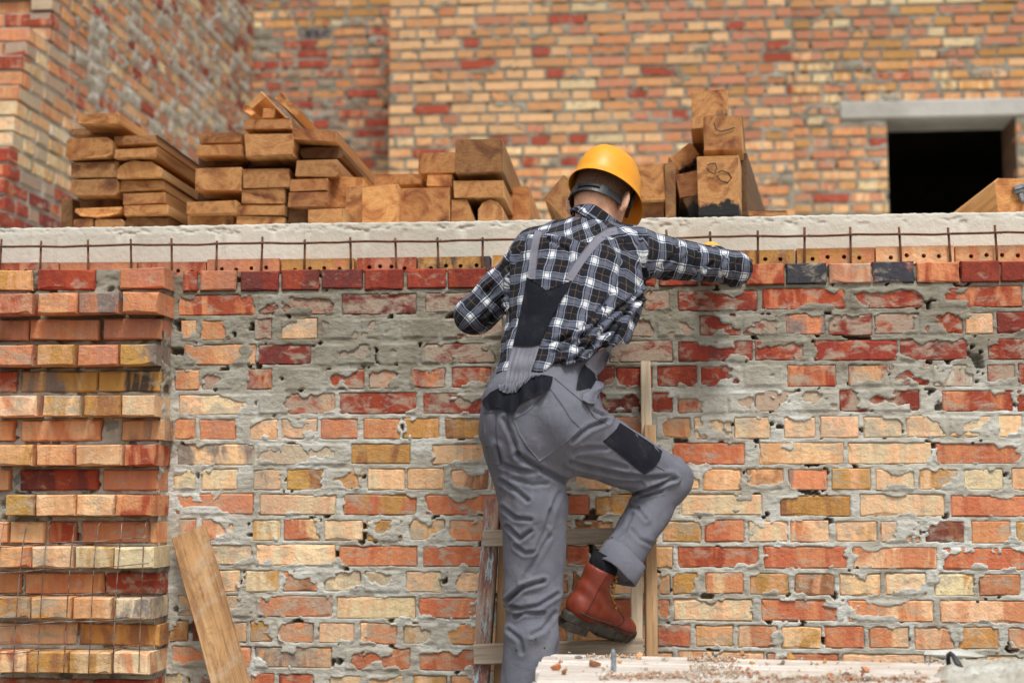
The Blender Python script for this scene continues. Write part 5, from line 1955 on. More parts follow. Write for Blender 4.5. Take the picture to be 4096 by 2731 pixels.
def head_sdf(P, ears=True):
    hc = J['head']
    q = ellipsoid(P, hc + HUP * 0.012, HR, (0.076, 0.098, 0.100))
    q = smin(q, ellipsoid(P, hc - HUP * 0.065 + FACE * 0.035, HR, (0.058, 0.066, 0.062)), 0.03)      # jaw
    q = smin(q, ellipsoid(P, hc - HUP * 0.055 - FACE * 0.03, HR, (0.060, 0.055, 0.05)), 0.03)       # back of the neck
    q = smin(q, ellipsoid(P, hc - HUP * 0.028 + FACE * 0.108, HR, (0.013, 0.018, 0.026)), 0.012)      # nose
    q = smin(q, ellipsoid(P, hc - HUP * 0.085 + FACE * 0.092, HR, (0.022, 0.012, 0.008)), 0.010)      # mouth
    for s in (-1, 1):
        q = smax(q, -ellipsoid(P, hc + HSIDE * 0.032 * s + FACE * 0.108 + HUP * 0.004, HR, (0.016, 0.012, 0.010)), 0.012)   # eye sockets
        q = smin(q, ellipsoid(P, hc + HSIDE * 0.031 * s + FACE * 0.090 + HUP * 0.003, HR, (0.012, 0.012, 0.012)), 0.003)
        if not ears:
            continue
        ec = hc + HSIDE * 0.081 * s - HUP * 0.050 - FACE * 0.004
        er = unit(HSIDE * s * 0.86 - FACE * 0.55)
        E = np.stack([er, unit(np.cross(HUP, er)), HUP], 1)
        ear = ellipsoid(P, ec + er * 0.010, E, (0.021, 0.0095, 0.037))
        ear = smin(ear, ellipsoid(P, ec - HUP * 0.026 + er * 0.001, E, (0.010, 0.008, 0.012)), 0.008)
        ear = smax(ear, -ellipsoid(P, ec + er * 0.008 + FACE * 0.008 + HUP * 0.002, E, (0.009, 0.007, 0.020)), 0.004)
        q = smin(q, ear, 0.006)
    return q


def cloth_mat(name, base, dark=0.8, weave=900.0, rough=0.92, bump=0.55, dust=0.22):
    t = NT(name)
    p = t.pos()
    n = t.noise(p, 9.0, 4, 0.6)
    col = t.mix(t.mapr(n, 0.3, 0.75, 0.0, 0.35), base, tuple(c * dark for c in base))
    w = t.noise(p, weave, 2, 0.6)
    col = t.mix(t.mapr(w, 0.3, 0.7, 0.0, 0.22), col, t.mix(1.0, col, (0.6, 0.6, 0.62), 'MULTIPLY'))
    # dry mortar dust rubbed into the cloth
    ds = t.noise(p, 14.0, 7, 0.7, 0.5)
    col = t.mix(t.mapr(ds, 0.52, 0.74, 0.0, dust), col, srgb(176, 170, 160))
    wr = t.noise(t.vmath('MULTIPLY', p, (1, 1, .6)), 26.0, 5, 0.65, 0.8)
    t.bump(t.math('ADD', t.math('MULTIPLY', w, 0.12), wr), bump, 0.010)
    M[name] = t.set(col, rough)
    M[name].node_tree.nodes['Principled BSDF'].inputs['Specular IOR Level'].default_value = 0.2
    return M[name]


def person_materials():
    cloth_mat('work_cloth', srgb(112, 114, 125), 0.78)
    cloth_mat('strap_cloth', srgb(128, 128, 139), 0.84)
    cloth_mat('dark_cloth', srgb(27, 29, 38), 0.8, dust=0.05)
    cloth_mat('knit', srgb(92, 90, 98), 0.85)
    cloth_mat('sock_cloth', srgb(26, 27, 32), 0.8, dust=0.03)
    # plaid flannel
    t = NT('plaid_flannel')
    uv = t.attr('cloth_coords', 'GEOMETRY', 'Vector')
    nz = t.n('ShaderNodeTexNoise')
    nz.inputs['Scale'].default_value = 24.0
    nz.inputs['Detail'].default_value = 1.0
    t.put(nz.inputs['Vector'], t.pos())
    uv = t.vmath('ADD', uv, t.vmath('SCALE', t.vmath('SUBTRACT', nz.outputs[1], (0.5, 0.5, 0.5)), None, 0.014))
    sp = t.n('ShaderNodeSeparateXYZ')
    t.put(sp.inputs[0], uv)
    st, li = [], []
    for k, per in ((0, 0.076), (1, 0.070)):
        fr = t.math('FRACT', t.math('ADD', t.math('DIVIDE', sp.outputs[k], per), 100.13 + 0.4 * k))
        st.append(t.ramp(fr, [(0.0, 0.57), (0.040, 0.0), (0.080, 0.5), (0.290, 0.0), (0.330, 0.57), (0.370, 0.0)], 'CONSTANT'))
        li.append(t.ramp(fr, [(0.0, 0.0), (0.665, 1.0), (0.688, 0.0)], 'CONSTANT'))
    s = t.math('ADD', st[0], st[1], clamp=True)
    col = t.ramp(s, [(0.0, srgb(14, 18, 30)), (0.5, srgb(94, 100, 117)), (0.57, srgb(128, 134, 150)), (1.0, srgb(228, 232, 234))])
    tw = t.noise(t.pos(), 700.0, 2, 0.6)
    fade = t.noise(t.pos(), 30.0, 4, 0.6)
    col = t.mix(t.mapr(fade, 0.3, 0.7, 0.0, 0.25), col, t.mix(1.0, col, (0.66, 0.66, 0.70), 'MULTIPLY'))
    col = t.mix(t.math('MULTIPLY', t.math('MAXIMUM', li[0], li[1]), 0.20), col, srgb(206, 164, 104))
    col = t.mix(t.mapr(tw, 0.3, 0.7, 0.0, 0.3), col, t.mix(1.0, col, (0.6, 0.6, 0.64), 'MULTIPLY'))
    t.bump(t.math('ADD', t.noise(t.vmath('MULTIPLY', t.pos(), (1, 1, .6)), 34.0, 5, 0.65, 0.9), t.math('MULTIPLY', tw, 0.1)), 0.6, 0.010)
    M['plaid'] = t.set(col, 0.95)
    # skin
    t = NT('skin')
    p = t.pos()
    col = t.ramp(t.noise(p, 22.0, 4, 0.6), [(0.3, srgb(214, 154, 122)), (0.55, srgb(236, 182, 150)), (0.75, srgb(240, 192, 164))])
    # cropped hair shading into the skin of the neck, by height above the nape along the head axis
    d = t.vmath('SUBTRACT', p, tuple(J['head']))
    dt = t.n('ShaderNodeVectorMath', operation='DOT_PRODUCT')
    t.put(dt.inputs[0], d)
    t.put(dt.inputs[1], tuple(HUP))
    df = t.n('ShaderNodeVectorMath', operation='DOT_PRODUCT')
    t.put(df.inputs[0], d)
    t.put(df.inputs[1], tuple(FACE))
    hh = t.math('ADD', dt.outputs['Value'], t.math('MULTIPLY', t.math('SUBTRACT', t.noise(p, 60.0, 3, 0.6), 0.5), 0.03))
    stub = t.math('MULTIPLY', t.mapr(hh, -0.085, -0.022), t.mapr(df.outputs['Value'], 0.030, 0.0))
    hs = t.noise(t.vmath('MULTIPLY', p, (1, 1, 0.4)), 420.0, 2, 0.6)
    col = t.mix(t.math('MULTIPLY', stub, t.mapr(hs, 0.35, 0.6, 0.45, 1.0)), col, srgb(112, 82, 64))
    t.bump(hs, 0.15, 0.001)
    M['skin'] = t.set(col, 0.55)
    b = M['skin'].node_tree.nodes['Principled BSDF']
    b.inputs['Subsurface Weight'].default_value = 0.15
    b.inputs['Subsurface Radius'].default_value = (0.012, 0.005, 0.003)
    b.inputs['Subsurface Scale'].default_value = 0.5
    # hair
    t = NT('hair')
    hs = t.noise(t.vmath('MULTIPLY', t.pos(), (1, 1, 0.3)), 420.0, 3, 0.7)
    t.bump(hs, 0.8, 0.004)
    M['hair'] = t.set(t.ramp(hs, [(0.3, srgb(58, 41, 31)), (0.6, srgb(112, 82, 62)), (0.8, srgb(146, 112, 86))]), 0.7)
    # hard hat plastic
    t = NT('yellow_plastic')
    p = t.pos()
    n = t.noise(p, 40.0, 5, 0.6)
    col = t.mix(t.mapr(n, 0.5, 0.75, 0.0, 0.4), srgb(236, 157, 20), srgb(200, 132, 34))
    t.bump(t.noise(p, 260.0, 3, 0.6), 0.06, 0.001)
    M['yellow'] = t.set(col, 0.46)
    b = M['yellow'].node_tree.nodes['Principled BSDF']
    b.inputs['Coat Weight'].default_value = 0.12
    b.inputs['Coat Roughness'].default_value = 0.25
    t = NT('black_plastic')
    M['black_plastic'] = t.set(srgb(40, 42, 47), 0.45)
    # boot leather and sole
    t = NT('boot_leather')
    p = t.pos()
    n = t.noise(p, 30.0, 5, 0.6)
    col = t.ramp(n, [(0.25, srgb(104, 40, 25)), (0.55, srgb(130, 52, 32)), (0.8, srgb(150, 68, 44))])
    t.bump(t.noise(p, 160.0, 4, 0.65), 0.25, 0.002)
    M['leather'] = t.set(col, 0.52)
    t = NT('rubber_sole')
    col = t.ramp(t.noise(t.pos(), 60.0, 4, 0.6), [(0.35, srgb(42, 38, 34)), (0.7, srgb(82, 74, 64))])
    M['rubber'] = t.set(col, 0.7)
    t = NT('sole_edge')
    M['sole_edge'] = t.set(srgb(74, 28, 18), 0.6)
    t = NT('welt')
    M['welt'] = t.set(srgb(60, 52, 44), 0.7)
    t = NT('brass')
    M['brass'] = t.set(srgb(206, 160, 82), 0.35, Metallic=0.9)
    t = NT('glove_leather')
    M['glove'] = t.set(t.ramp(t.noise(t.pos(), 40.0, 4, 0.6), [(0.3, srgb(214, 158, 50)), (0.7, srgb(236, 184, 84))]), 0.8)
    t = NT('thread')
    M['thread'] = t.set(srgb(74, 73, 80), 0.9)


person_materials()
PERSON = thing('person', 'worker in plaid shirt, grey overalls and yellow hard hat climbing the ladder, seen from behind', 'person', tuple(J['lan'] * np.array([1, 1, 0]) + np.array([0, 0, 0.45])))


def sdf_part(name, f, lo, hi, h, mat, parent, folds=None, rel=2, post=None, attr=None):
    P, Q = surface_nets(f, lo, hi, h)
    P = relax(P, Q, rel, 0.5)
    if folds:
        P = crease(P, vnormals(P, Q), folds)
        P = relax(P, Q, 1, 0.15)
    if post is not None:
        P = post(P, vnormals(P, Q))
    me = np_mesh(name, P, Q, smooth=True)
    if attr is not None:
        a = me.attributes.new('cloth_coords', 'FLOAT_VECTOR', 'POINT')
        a.data.foreach_set('vector', attr(P).astype(np.float32).ravel())
    o = mesh_obj(name, me, mat, parent)
    return o, P, Q


def bounds(pts, pad):
    A = np.array(pts)
    return A.min(0) - pad, A.max(0) + pad


def plaid_coords(P):
    def param(a, b):
        d = J[b] - J[a]
        L = np.linalg.norm(d)
        ax = d / L
        q = P - J[a]
        t = q @ ax
        r = q - t[:, None] * ax
        return t, r, ax, L
    out = np.zeros_like(P)
    # torso
    ax = unit(J['waist'] - J['upper'])
    q = P - J['upper']
    v = q @ ax
    cen = J['upper'] + v[:, None] * ax
    r = P - cen
    ang = np.arctan2(r @ S_, -(r @ D_))
    out[:, 0] = ang * 0.165 + 0.018
    out[:, 1] = v
    # yoke: cloth turned on the bias above the shoulder blades
    yk = v < -0.005 - 0.02 * np.abs(ang)
    u0, v0 = out[:, 0].copy(), out[:, 1].copy()
    c, s = math.cos(0.55), math.sin(0.55)
    sgn = np.where(r @ S_ > -0.02, 1.0, 1.0)
    out[:, 0] = np.where(yk, c * u0 - s * v0 * sgn + 0.02, out[:, 0])
    out[:, 1] = np.where(yk, s * u0 * sgn + c * v0 + 0.03, out[:, 1])
    dist_t = torso_sdf(P, 0.004)
    for (sh, el, ha, sg) in (('lsh', 'lel', 'lha', -1), ('rsh', 'rel', 'rha', 1)):
        t1, r1, a1, L1 = param(sh, el)
        t2, r2, a2, L2 = param(el, ha)
        d1 = np.linalg.norm(P - J[sh] - np.clip(t1, 0, L1)[:, None] * a1, axis=1)
        d2 = np.linalg.norm(P - J[el] - np.clip(t2, 0, L2)[:, None] * a2, axis=1)
        up = d1 <= d2
        refz = np.array([0, 0, 1.0])
        e1 = unit(refz - (refz @ a1) * a1)
        e2 = np.cross(a1, e1)
        ang1 = np.arctan2(r1 @ e2, r1 @ e1)
        f1 = unit(refz - (refz @ a2) * a2)
        f2 = np.cross(a2, f1)
        ang2 = np.arctan2(r2 @ f2, r2 @ f1)
        u = np.where(up, ang1 * 0.058, ang2 * 0.05)
        vv = np.where(up, t1, L1 + t2)
        arm = (np.minimum(d1 - 0.07, d2 - 0.055) < dist_t + 0.004) & (np.where(up, t1, 1.0) > 0.015)
        out[arm, 0] = u[arm] + 0.03
        out[arm, 1] = vv[arm] + 0.05
    return out


def build_person():
    # body under the clothes: one continuous figure
    lo, hi = bounds([J[k] for k in J], 0.13)
    o, bp, bq = sdf_part('body', body_sdf, lo, hi, 0.006, M['skin'], PERSON, rel=1)
    # a finer head and neck replace nothing: the head is refined in place by its own denser mesh joined to the body
    # shirt
    sf = [([C2(1215, 990), C2(1060, 1150), C2(900, 1300), C2(790, 1400)], 2.2, .0085), ([C2(1160, 1010), C2(960, 1165), C2(760, 1310)], 2.4, .007), ([C2(1235, 970), C2(1130, 1085), C2(1010, 1290)], 2.0, .007),
          ([C2(1010, 1000), C2(870, 1180), C2(690, 1290)], 2.2, .005), ([C2(610, 1300), C2(800, 1255), C2(1000, 1225)], 2.2, .006), ([C2(690, 1425), C2(870, 1375), C2(1020, 1290)], 2.0, .006), ([C2(640, 1360), C2(820, 1320), C2(960, 1300)], 1.8, .005),
          ([C2(600, 640), C2(740, 720), C2(760, 780)], 2.0, .005), ([C2(1185, 620), C2(1210, 820), C2(1235, 970)], 2.0, .005), ([C2(1430, 690), C2(1400, 770), C2(1300, 840)], 2.2, .006), ([C2(1565, 725), C2(1530, 820), C2(1580, 880)], 2.0, .006),
          ([C2(1650, 800), C2(1560, 860), C2(1500, 930)], 2.0, .005), ([C2(1740, 755), C2(1690, 840), C2(1740, 940)], 2.0, .006), ([C2(1800, 790), C2(1770, 860), C2(1800, 930)], 1.6, .004), ([C2(1330, 900), C2(1420, 850), C2(1480, 760)], 2.2, .004),
          ([C2(365, 760), C2(365, 900), C2(360, 1080)], 2.0, .006), ([C2(370, 800), C2(300, 870), C2(230, 980)], 2.0, .005), ([C2(350, 1000), C2(280, 1040), C2(200, 1130)], 2.0, .006), ([C2(340, 1090), C2(260, 1140), C2(230, 1220)], 2.0, .006), ([C2(300, 900), C2(200, 1000), C2(130, 1120)], 2.0, .004),
          ([C2(470, 640), C2(420, 760), C2(380, 840)], 2.2, .004), ([C2(830, 900), C2(800, 1100), C2(700, 1220)], 2.6, .003), ([C2(880, 560), C2(960, 620), C2(1080, 640)], 2.0, .004), ([C2(1090, 690), C2(1060, 900), C2(960, 1080)], 2.6, .003)]
    lo, hi = bounds([J[k] for k in ('waist', 'nape', 'lsh', 'lel', 'lha', 'rsh', 'rel', 'rha', 'chest')], 0.16)
    sh, shp, shq = sdf_part('shirt', shirt_sdf, lo, hi, 0.0050, M['plaid'], PERSON, sf, rel=1, attr=plaid_coords)
    sh['label'] = 'navy and white plaid flannel shirt'
    # overalls
    tf = [([C3(1000, 1045), C3(1300, 1125), C3(1600, 1180), C3(1850, 1165)], 2.6, .007), ([C3(1060, 1130), C3(1400, 1205), C3(1580, 1215)], 2.2, .006), ([C3(1480, 1325), C3(1570, 1275), C3(1700, 1235), C3(1860, 1185)], 2.0, .012), ([C3(1570, 1330), C3(1680, 1300), C3(1750, 1285)], 1.6, .006),
          ([C3(1010, 865), C3(1150, 760), C3(1300, 700)], 2.4, .007), ([C3(1000, 960), C3(1130, 930), C3(1290, 930)], 2.4, .004), ([C3(1050, 1010), C3(1250, 1030), C3(1450, 1090)], 2.4, .004), ([C3(1190, 620), C3(1260, 660), C3(1380, 660)], 1.8, .005),
          ([C3(560, 985), C3(700, 1080), C3(900, 1180), C3(1000, 1215)], 3.2, .008), ([C3(380, 930), C3(420, 1060), C3(560, 1110), C3(700, 1130)], 2.6, .006), ([C3(420, 1200), C3(560, 1290), C3(640, 1360)], 2.4, .006), ([C3(520, 1180), C3(680, 1230), C3(800, 1220)], 2.2, .004),
          ([C3(560, 640), C3(700, 560), C3(800, 500)], 2.6, .004), ([C3(440, 690), C3(500, 800), C3(560, 980)], 2.6, .005), ([C3(900, 1300), C3(840, 1450), C3(820, 1560)], 2.4, .004),
          ([C4(450, 60), C4(560, 150), C4(690, 165)], 2.2, .006), ([C4(490, 220), C4(600, 330), C4(690, 260)], 2.2, .007), ([C4(560, 390), C4(640, 450), C4(720, 440)], 2.2, .005), ([C4(485, 870), C4(620, 745), C4(800, 690)], 2.4, .010), ([C4(490, 905), C4(600, 930), C4(760, 900), C4(920, 800)], 2.2, .007),
          ([C4(560, 1000), C4(640, 960), C4(800, 960)], 2.2, .006), ([C4(620, 690), C4(700, 560), C4(850, 300)], 2.4, .004), ([C4(860, 80), C4(820, 250), C4(740, 420)], 2.2, .004), ([C4(500, 1110), C4(600, 1190), C4(620, 1300)], 2.4, .004), ([C4(900, 960), C4(800, 1100), C4(700, 1150)], 2.4, .004),
          ([C4(1480, 30), C4(1600, 60), C4(1680, 160)], 2.0, .004), ([C4(1560, 250), C4(1620, 330), C4(1740, 380)], 2.2, .003), ([C4(1400, 330), C4(1500, 250), C4(1560, 120)], 2.2, .003)]
    lo, hi = bounds([J[k] for k in ('waist', 'pelvis', 'lhip', 'lkn', 'lan', 'rhip', 'rkn', 'ran')], 0.15)
    tr, trp, trq = sdf_part('trousers', trouser_sdf, lo, hi, 0.0050, M['work_cloth'], PERSON, tf, rel=1)
    tr['label'] = 'grey work overalls with dark trim'
    bvh_t = BVHTree.FromPolygons([tuple(p) for p in trp], [tuple(q) for q in trq])
    bvh_s = BVHTree.FromPolygons([tuple(p) for p in shp], [tuple(q) for q in shq])

    def cast(px, py, trees):
        r = ray(px, py)
        best = None
        for tree in trees:
            hit = tree.ray_cast(V(CAM), V(r).normalized())
            if hit[0] is not None and (best is None or hit[3] < best):
                best = hit[3]
        return best

    def patch(name, rows, trees, mat, parent, off=0.004, thick=0.003, nu=18, nv=24, disp=None, smooth=3, label=None):
        """cloth piece laid on the clothes: rows of pixel points from one end to the other, same count in each row"""
        R = np.array(rows, float)                      # (rows, pts, 2)
        ri, ci = np.linspace(0, R.shape[0] - 1, nv), np.linspace(0, R.shape[1] - 1, nu)
        X = np.empty((nv, nu, 2))
        for a, fr in enumerate(ri):
            i0 = min(int(fr), R.shape[0] - 2)
            row = R[i0] * (1 - (fr - i0)) + R[i0 + 1] * (fr - i0)
            for b, fc in enumerate(ci):
                j0 = min(int(fc), R.shape[1] - 2)
                X[a, b] = row[j0] * (1 - (fc - j0)) + row[j0 + 1] * (fc - j0)
        Z = np.full((nv, nu), np.nan)
        for a in range(nv):
            for b in range(nu):
                h = cast(X[a, b, 0], X[a, b, 1], trees)
                if h is not None:
                    Z[a, b] = h
        med = np.nanmedian(Z)
        Z = np.where(np.isnan(Z) | (np.abs(Z - med) > 0.22), np.nan, Z)
        for _ in range(60):
            if not np.isnan(Z).any():
                break
            pad = np.pad(Z, 1, mode='edge')
            nb = np.stack([pad[:-2, 1:-1], pad[2:, 1:-1], pad[1:-1, :-2], pad[1:-1, 2:]])
            with np.errstate(all='ignore'):
                mnb = np.nanmean(nb, 0)
            Z = np.where(np.isnan(Z), mnb, Z)
        Zr = Z.copy()
        for _ in range(smooth):
            pad = np.pad(Z, 1, mode='edge')
            Z = 0.5 * Z + 0.125 * (pad[:-2, 1:-1] + pad[2:, 1:-1] + pad[1:-1, :-2] + pad[1:-1, 2:])
        Z = np.minimum(Z, Zr + 0.004)
        ss, tt = np.meshgrid(np.linspace(0, 1, nu), np.linspace(0, 1, nv))
        D = off + (disp(ss, tt) if disp else 0)
        F = np.empty((nv, nu, 3))
        Bk = np.empty((nv, nu, 3))
        for a in range(nv):
            for b in range(nu):
                r = unit(ray(*X[a, b]))
                F[a, b] = CAM + r * (Z[a, b] - (D[a, b] if np.ndim(D) else D))
                Bk[a, b] = F[a, b] + r * thick
        n = nu * nv
        g = grid_faces(nv, nu)
        faces = [tuple(q) for q in g] + [tuple(q[::-1] + n) for q in g]
        ids = np.arange(n).reshape(nv, nu)
        loop = list(ids[0, :]) + list(ids[1:, -1]) + list(ids[-1, ::-1][1:]) + list(ids[::-1, 0][1:-1])
        for a, b in zip(loop, loop[1:] + loop[:1]):
            faces.append((a, b, b + n, a + n)[::-1])
        me = np_mesh(name, np.concatenate([F.reshape(-1, 3), Bk.reshape(-1, 3)]), faces, smooth=True)
        o = mesh_obj(name, me, mat, parent)
        if label:
            o['label'] = label
        return o, F

    def seam(pts, trees, parent, r=0.0015, off=0.0006, mat='thread', name='seam'):
        P = []
        for (a, b) in zip(pts[:-1], pts[1:]):
            for s in range(8):
                P.append(np.array(a) * (1 - s / 8) + np.array(b) * s / 8)
        P.append(np.array(pts[-1]))
        W = []
        for q in P:
            h = cast(q[0], q[1], trees)
            if h is not None and (not W or abs(h - W[-1][1]) < 0.05):
                W.append((q, h))
        w = [CAM + unit(ray(*q)) * (h - off) for q, h in W]
        if len(w) > 2:
            mesh_obj(name, tube_mesh(name, w, r, 5), M[mat], parent)

    T = [bvh_t]
    S = [bvh_s]
    TS = [bvh_t, bvh_s]
    # suspenders
    def strip(pts, w):
        rows = []
        for i, p in enumerate(pts):
            a, b = np.array(pts[max(i - 1, 0)]), np.array(pts[min(i + 1, len(pts) - 1)])
            d = (b - a) / np.linalg.norm(b - a)
            nrm = np.array([-d[1], d[0]])
            rows.append([np.array(p) + nrm * w / 2, np.array(p) - nrm * w / 2])
        return rows
    patch('strap', strip([C2(560, 596), C2(543, 640), C2(528, 720), C2(520, 800), C2(513, 900)], 7.6), S, M['strap_cloth'], tr, off=0.005, thick=0.003, nu=5, nv=30, smooth=6)
    patch('strap', strip([C2(1052, 592), C2(990, 606), C2(930, 650), C2(870, 720), C2(810, 800), C2(745, 905)], 8.4), S, M['strap_cloth'], tr, off=0.005, thick=0.003, nu=5, nv=34, smooth=6)
    # dark back panel with a notch at the top
    rows = [[C2(480, 888), C2(540, 925), C2(602, 972), C2(680, 945), C2(768, 908)], [C2(462, 1000), C2(530, 1010), C2(590, 1030), C2(650, 1030), C2(706, 1020)], [C2(440, 1110), C2(500, 1120), C2(560, 1125), C2(610, 1125), C2(655, 1110)], [C2(418, 1220), C2(470, 1225), C2(520, 1230), C2(565, 1230), C2(606, 1215)], [C2(392, 1322), C2(440, 1326), C2(480, 1328), C2(520, 1326), C2(562, 1316)]]
    fold = lambda s, t: 0.0035 * np.sin(s * 9 + 2 * t) * t + 0.003 * np.exp(-((s - 0.52) / 0.1) ** 2)
    patch('back_panel', rows, TS, M['dark_cloth'], tr, off=0.008, nu=26, nv=34, disp=fold, smooth=8, label='dark notched back panel of the overalls')
    rows = [[C2(392, 1322), C2(435, 1326), C2(480, 1328), C2(520, 1326), C2(562, 1316)], [C2(374, 1400), C2(415, 1410), C2(455, 1412), C2(500, 1405), C2(540, 1390)], [C2(356, 1480), C2(392, 1490), C2(428, 1492), C2(470, 1486), C2(512, 1470)], [C2(342, 1545), C2(376, 1550), C2(412, 1552), C2(450, 1545), C2(500, 1525)], [C3(400, 445), C3(440, 470), C3(500, 470), C3(560, 440), C3(620, 400)]]
    gather = lambda s, t: 0.0045 * np.sin(s * 34 + np.sin(t * 5) * 1.2) * (0.35 + 0.9 * t) + 0.004
    patch('gathered_panel', rows, TS, M['strap_cloth'], tr, off=0.009, nu=60, nv=36, disp=gather, smooth=8, label='gathered grey elastic panel above the waistband')
    # dark waistband with a wavy lower edge
    rows = [[C3(262, 540), C3(330, 470), C3(400, 435), C3(470, 485), C3(540, 470), C3(600, 400), C3(690, 335), C3(760, 320), C3(850, 340)],
            [C3(270, 575), C3(320, 545), C3(400, 530), C3(470, 565), C3(540, 555), C3(600, 480), C3(680, 430), C3(760, 400), C3(842, 385)],
            [C3(290, 598), C3(335, 612), C3(400, 590), C3(475, 642), C3(530, 640), C3(600, 530), C3(680, 512), C3(770, 490), C3(822, 440)]]
    wave = lambda s, t: 0.008 * np.sin(s * 30 + 1.0) * (0.3 + t) + 0.006 * t
    patch('waistband', rows, TS, M['dark_cloth'], tr, off=0.010, thick=0.004, nu=70, nv=16, disp=wave, smooth=4, label='dark ruffled waistband at the back')
    # gathered tunnel above it
    rows = [[C3(400, 400), C3(470, 385), C3(540, 375), C3(610, 345), C3(680, 305), C3(770, 310)], [C3(410, 455), C3(470, 478), C3(540, 470), C3(600, 405), C3(680, 345), C3(780, 328)]]
    ruff = lambda s, t: 0.006 * np.sin(s * 75 + 3 * t) + 0.005 * np.sin(t * 3.1)
    patch('elastic_tunnel', rows, TS, M['strap_cloth'], tr, off=0.012, thick=0.004, nu=90, nv=12, disp=ruff, smooth=4)
    # side panel, pocket opening and turned flap at the hip
    rows = [[C3(1115, 235), C3(1180, 165), C3(1260, 110), C3(1345, 78)], [C3(1140, 290), C3(1210, 240), C3(1260, 190), C3(1318, 165)], [C3(1200, 360), C3(1225, 320), C3(1255, 290), C3(1280, 260)]]
    patch('side_flap', rows, TS, M['strap_cloth'], tr, off=0.008, nu=14, nv=16, smooth=6)
    rows = [[C3(1110, 238), C3(1130, 260), C3(1160, 280), C3(1192, 310)], [C3(1060, 330), C3(1110, 345), C3(1160, 350), C3(1212, 372)], [C3(1042, 440), C3(1075, 445), C3(1150, 430), C3(1225, 425)]]
    patch('pocket_opening', rows, TS, M['dark_cloth'], tr, off=0.010, nu=14, nv=16, smooth=6, label='dark side pocket opening')
    rows = [[C3(1205, 368), C3(1250, 375), C3(1272, 400)], [C3(1165, 440), C3(1230, 430), C3(1265, 440)], [C3(1100, 480), C3(1160, 500), C3(1215, 490)], [C3(1092, 530), C3(1150, 560), C3(1200, 560)]]
    patch('pocket_flap', rows, TS, M['work_cloth'], tr, off=0.018, thick=0.005, nu=12, nv=18, disp=lambda s, t: 0.012 * np.sin(s * 2.8), smooth=6)
    # thigh patch
    rows = [[C3(1402, 718), C3(1490, 775), C3(1620, 860), C3(1752, 952)], [C3(1375, 770), C3(1470, 835), C3(1595, 925), C3(1735, 1020)], [C3(1320, 825), C3(1420, 905), C3(1545, 1005), C3(1690, 1090)], [C3(1258, 876), C3(1370, 960), C3(1490, 1060), C3(1605, 1150)]]
    patch('thigh_patch', rows, T, M['dark_cloth'], tr, off=0.003, thick=0.002, nu=28, nv=20, smooth=2, label='dark rectangular reinforcement patch on the thigh')
    # back pockets: sewn-on pieces
    rows = [[C3(520, 690), C3(620, 640), C3(720, 560), C3(830, 440)], [C3(570, 810), C3(690, 760), C3(800, 700), C3(940, 590)], [C3(640, 920), C3(760, 870), C3(880, 800), C3(1000, 690)], [C3(738, 1040), C3(850, 960), C3(970, 870), C3(1080, 765)]]
    patch('back_pocket', rows, T, M['work_cloth'], tr, off=0.0028, thick=0.002, nu=28, nv=26, smooth=1)
    rows = [[C3(275, 640), C3(330, 635), C3(378, 632)], [C3(282, 760), C3(335, 765), C3(375, 770)], [C3(300, 900), C3(345, 905), C3(382, 910)], [C3(325, 1055), C3(370, 1062), C3(418, 1062)]]
    patch('back_pocket', rows, T, M['work_cloth'], tr, off=0.0028, thick=0.002, nu=12, nv=24, smooth=1)
    for pts in ([C3(640, 918), C3(820, 830), C3(1000, 700)], [C3(378, 640), C3(380, 800), C3(420, 1060)], [C3(860, 350), C3(1000, 470), C3(1120, 570), C3(1180, 660)], [C3(1180, 670), C3(1300, 740)], [C3(520, 690), C3(640, 930), C3(740, 1042), C3(1080, 765)],
                [C3(470, 650), C3(500, 820), C3(590, 1000), C3(760, 1110)], [C3(290, 915), C3(380, 920)], [C3(1700, 1075), C3(1770, 1115)]):
        seam(pts, T, tr)
    # turned-up cuff of the raised leg
    axd = unit(J['ran'] - J['rkn'])
    e1 = unit(np.cross(axd, (0, 1, 0)))
    e2 = np.cross(axd, e1)
    cf, nf = [], 40
    prof = [(-0.062, 0.0655), (-0.060, 0.0685), (-0.030, 0.0700), (0.004, 0.0700), (0.007, 0.0675), (0.004, 0.0640), (-0.03, 0.0625)]
    for i in range(nf):
        w = 2 * math.pi * i / nf
        for (zz, rr) in prof:
            rr2 = rr * (1 + 0.05 * math.sin(3 * w + 0.6) + 0.03 * math.sin(5 * w)) * 0.985
            cf.append(J['ran'] + axd * (zz + 0.006 * math.sin(2 * w)) + rr2 * (math.cos(w) * e1 + math.sin(w) * e2))
    k = len(prof)
    ff = [(i * k + j, ((i + 1) % nf) * k + j, ((i + 1) % nf) * k + j + 1, i * k + j + 1) for i in range(nf) for j in range(k - 1)]
    mesh_obj('cuff', np_mesh('cuff', cf, ff, smooth=True), M['work_cloth'], tr)
    # small paint spots
    for q in (C4(1622, 54), C4(1465, 147), C4(1390, 316), C4(1446, 375), C4(570, 1278), C4(735, 1185), C4(812, 1262)):
        h = cast(q[0], q[1], T)
        if h is not None:
            c = CAM + unit(ray(*q)) * (h - 0.0005)
            me = tube_mesh('paint_spot', [c + np.array([0, 0.001, 0]), c - np.array([0, 0.0006, 0])], 0.0028, 7)
            mesh_obj('paint_spot', me, M['black_plastic'], tr)

    # collar
    nc = at(597.5, 221.0, -0.302)
    ca = unit(unit(J['head'] - J['nape']) + 0.42 * C_RIGHT - np.array([0, 0.35, 0.0]))
    s1 = unit(C_RIGHT - (C_RIGHT @ ca) * ca)
    s2 = np.cross(ca, s1)
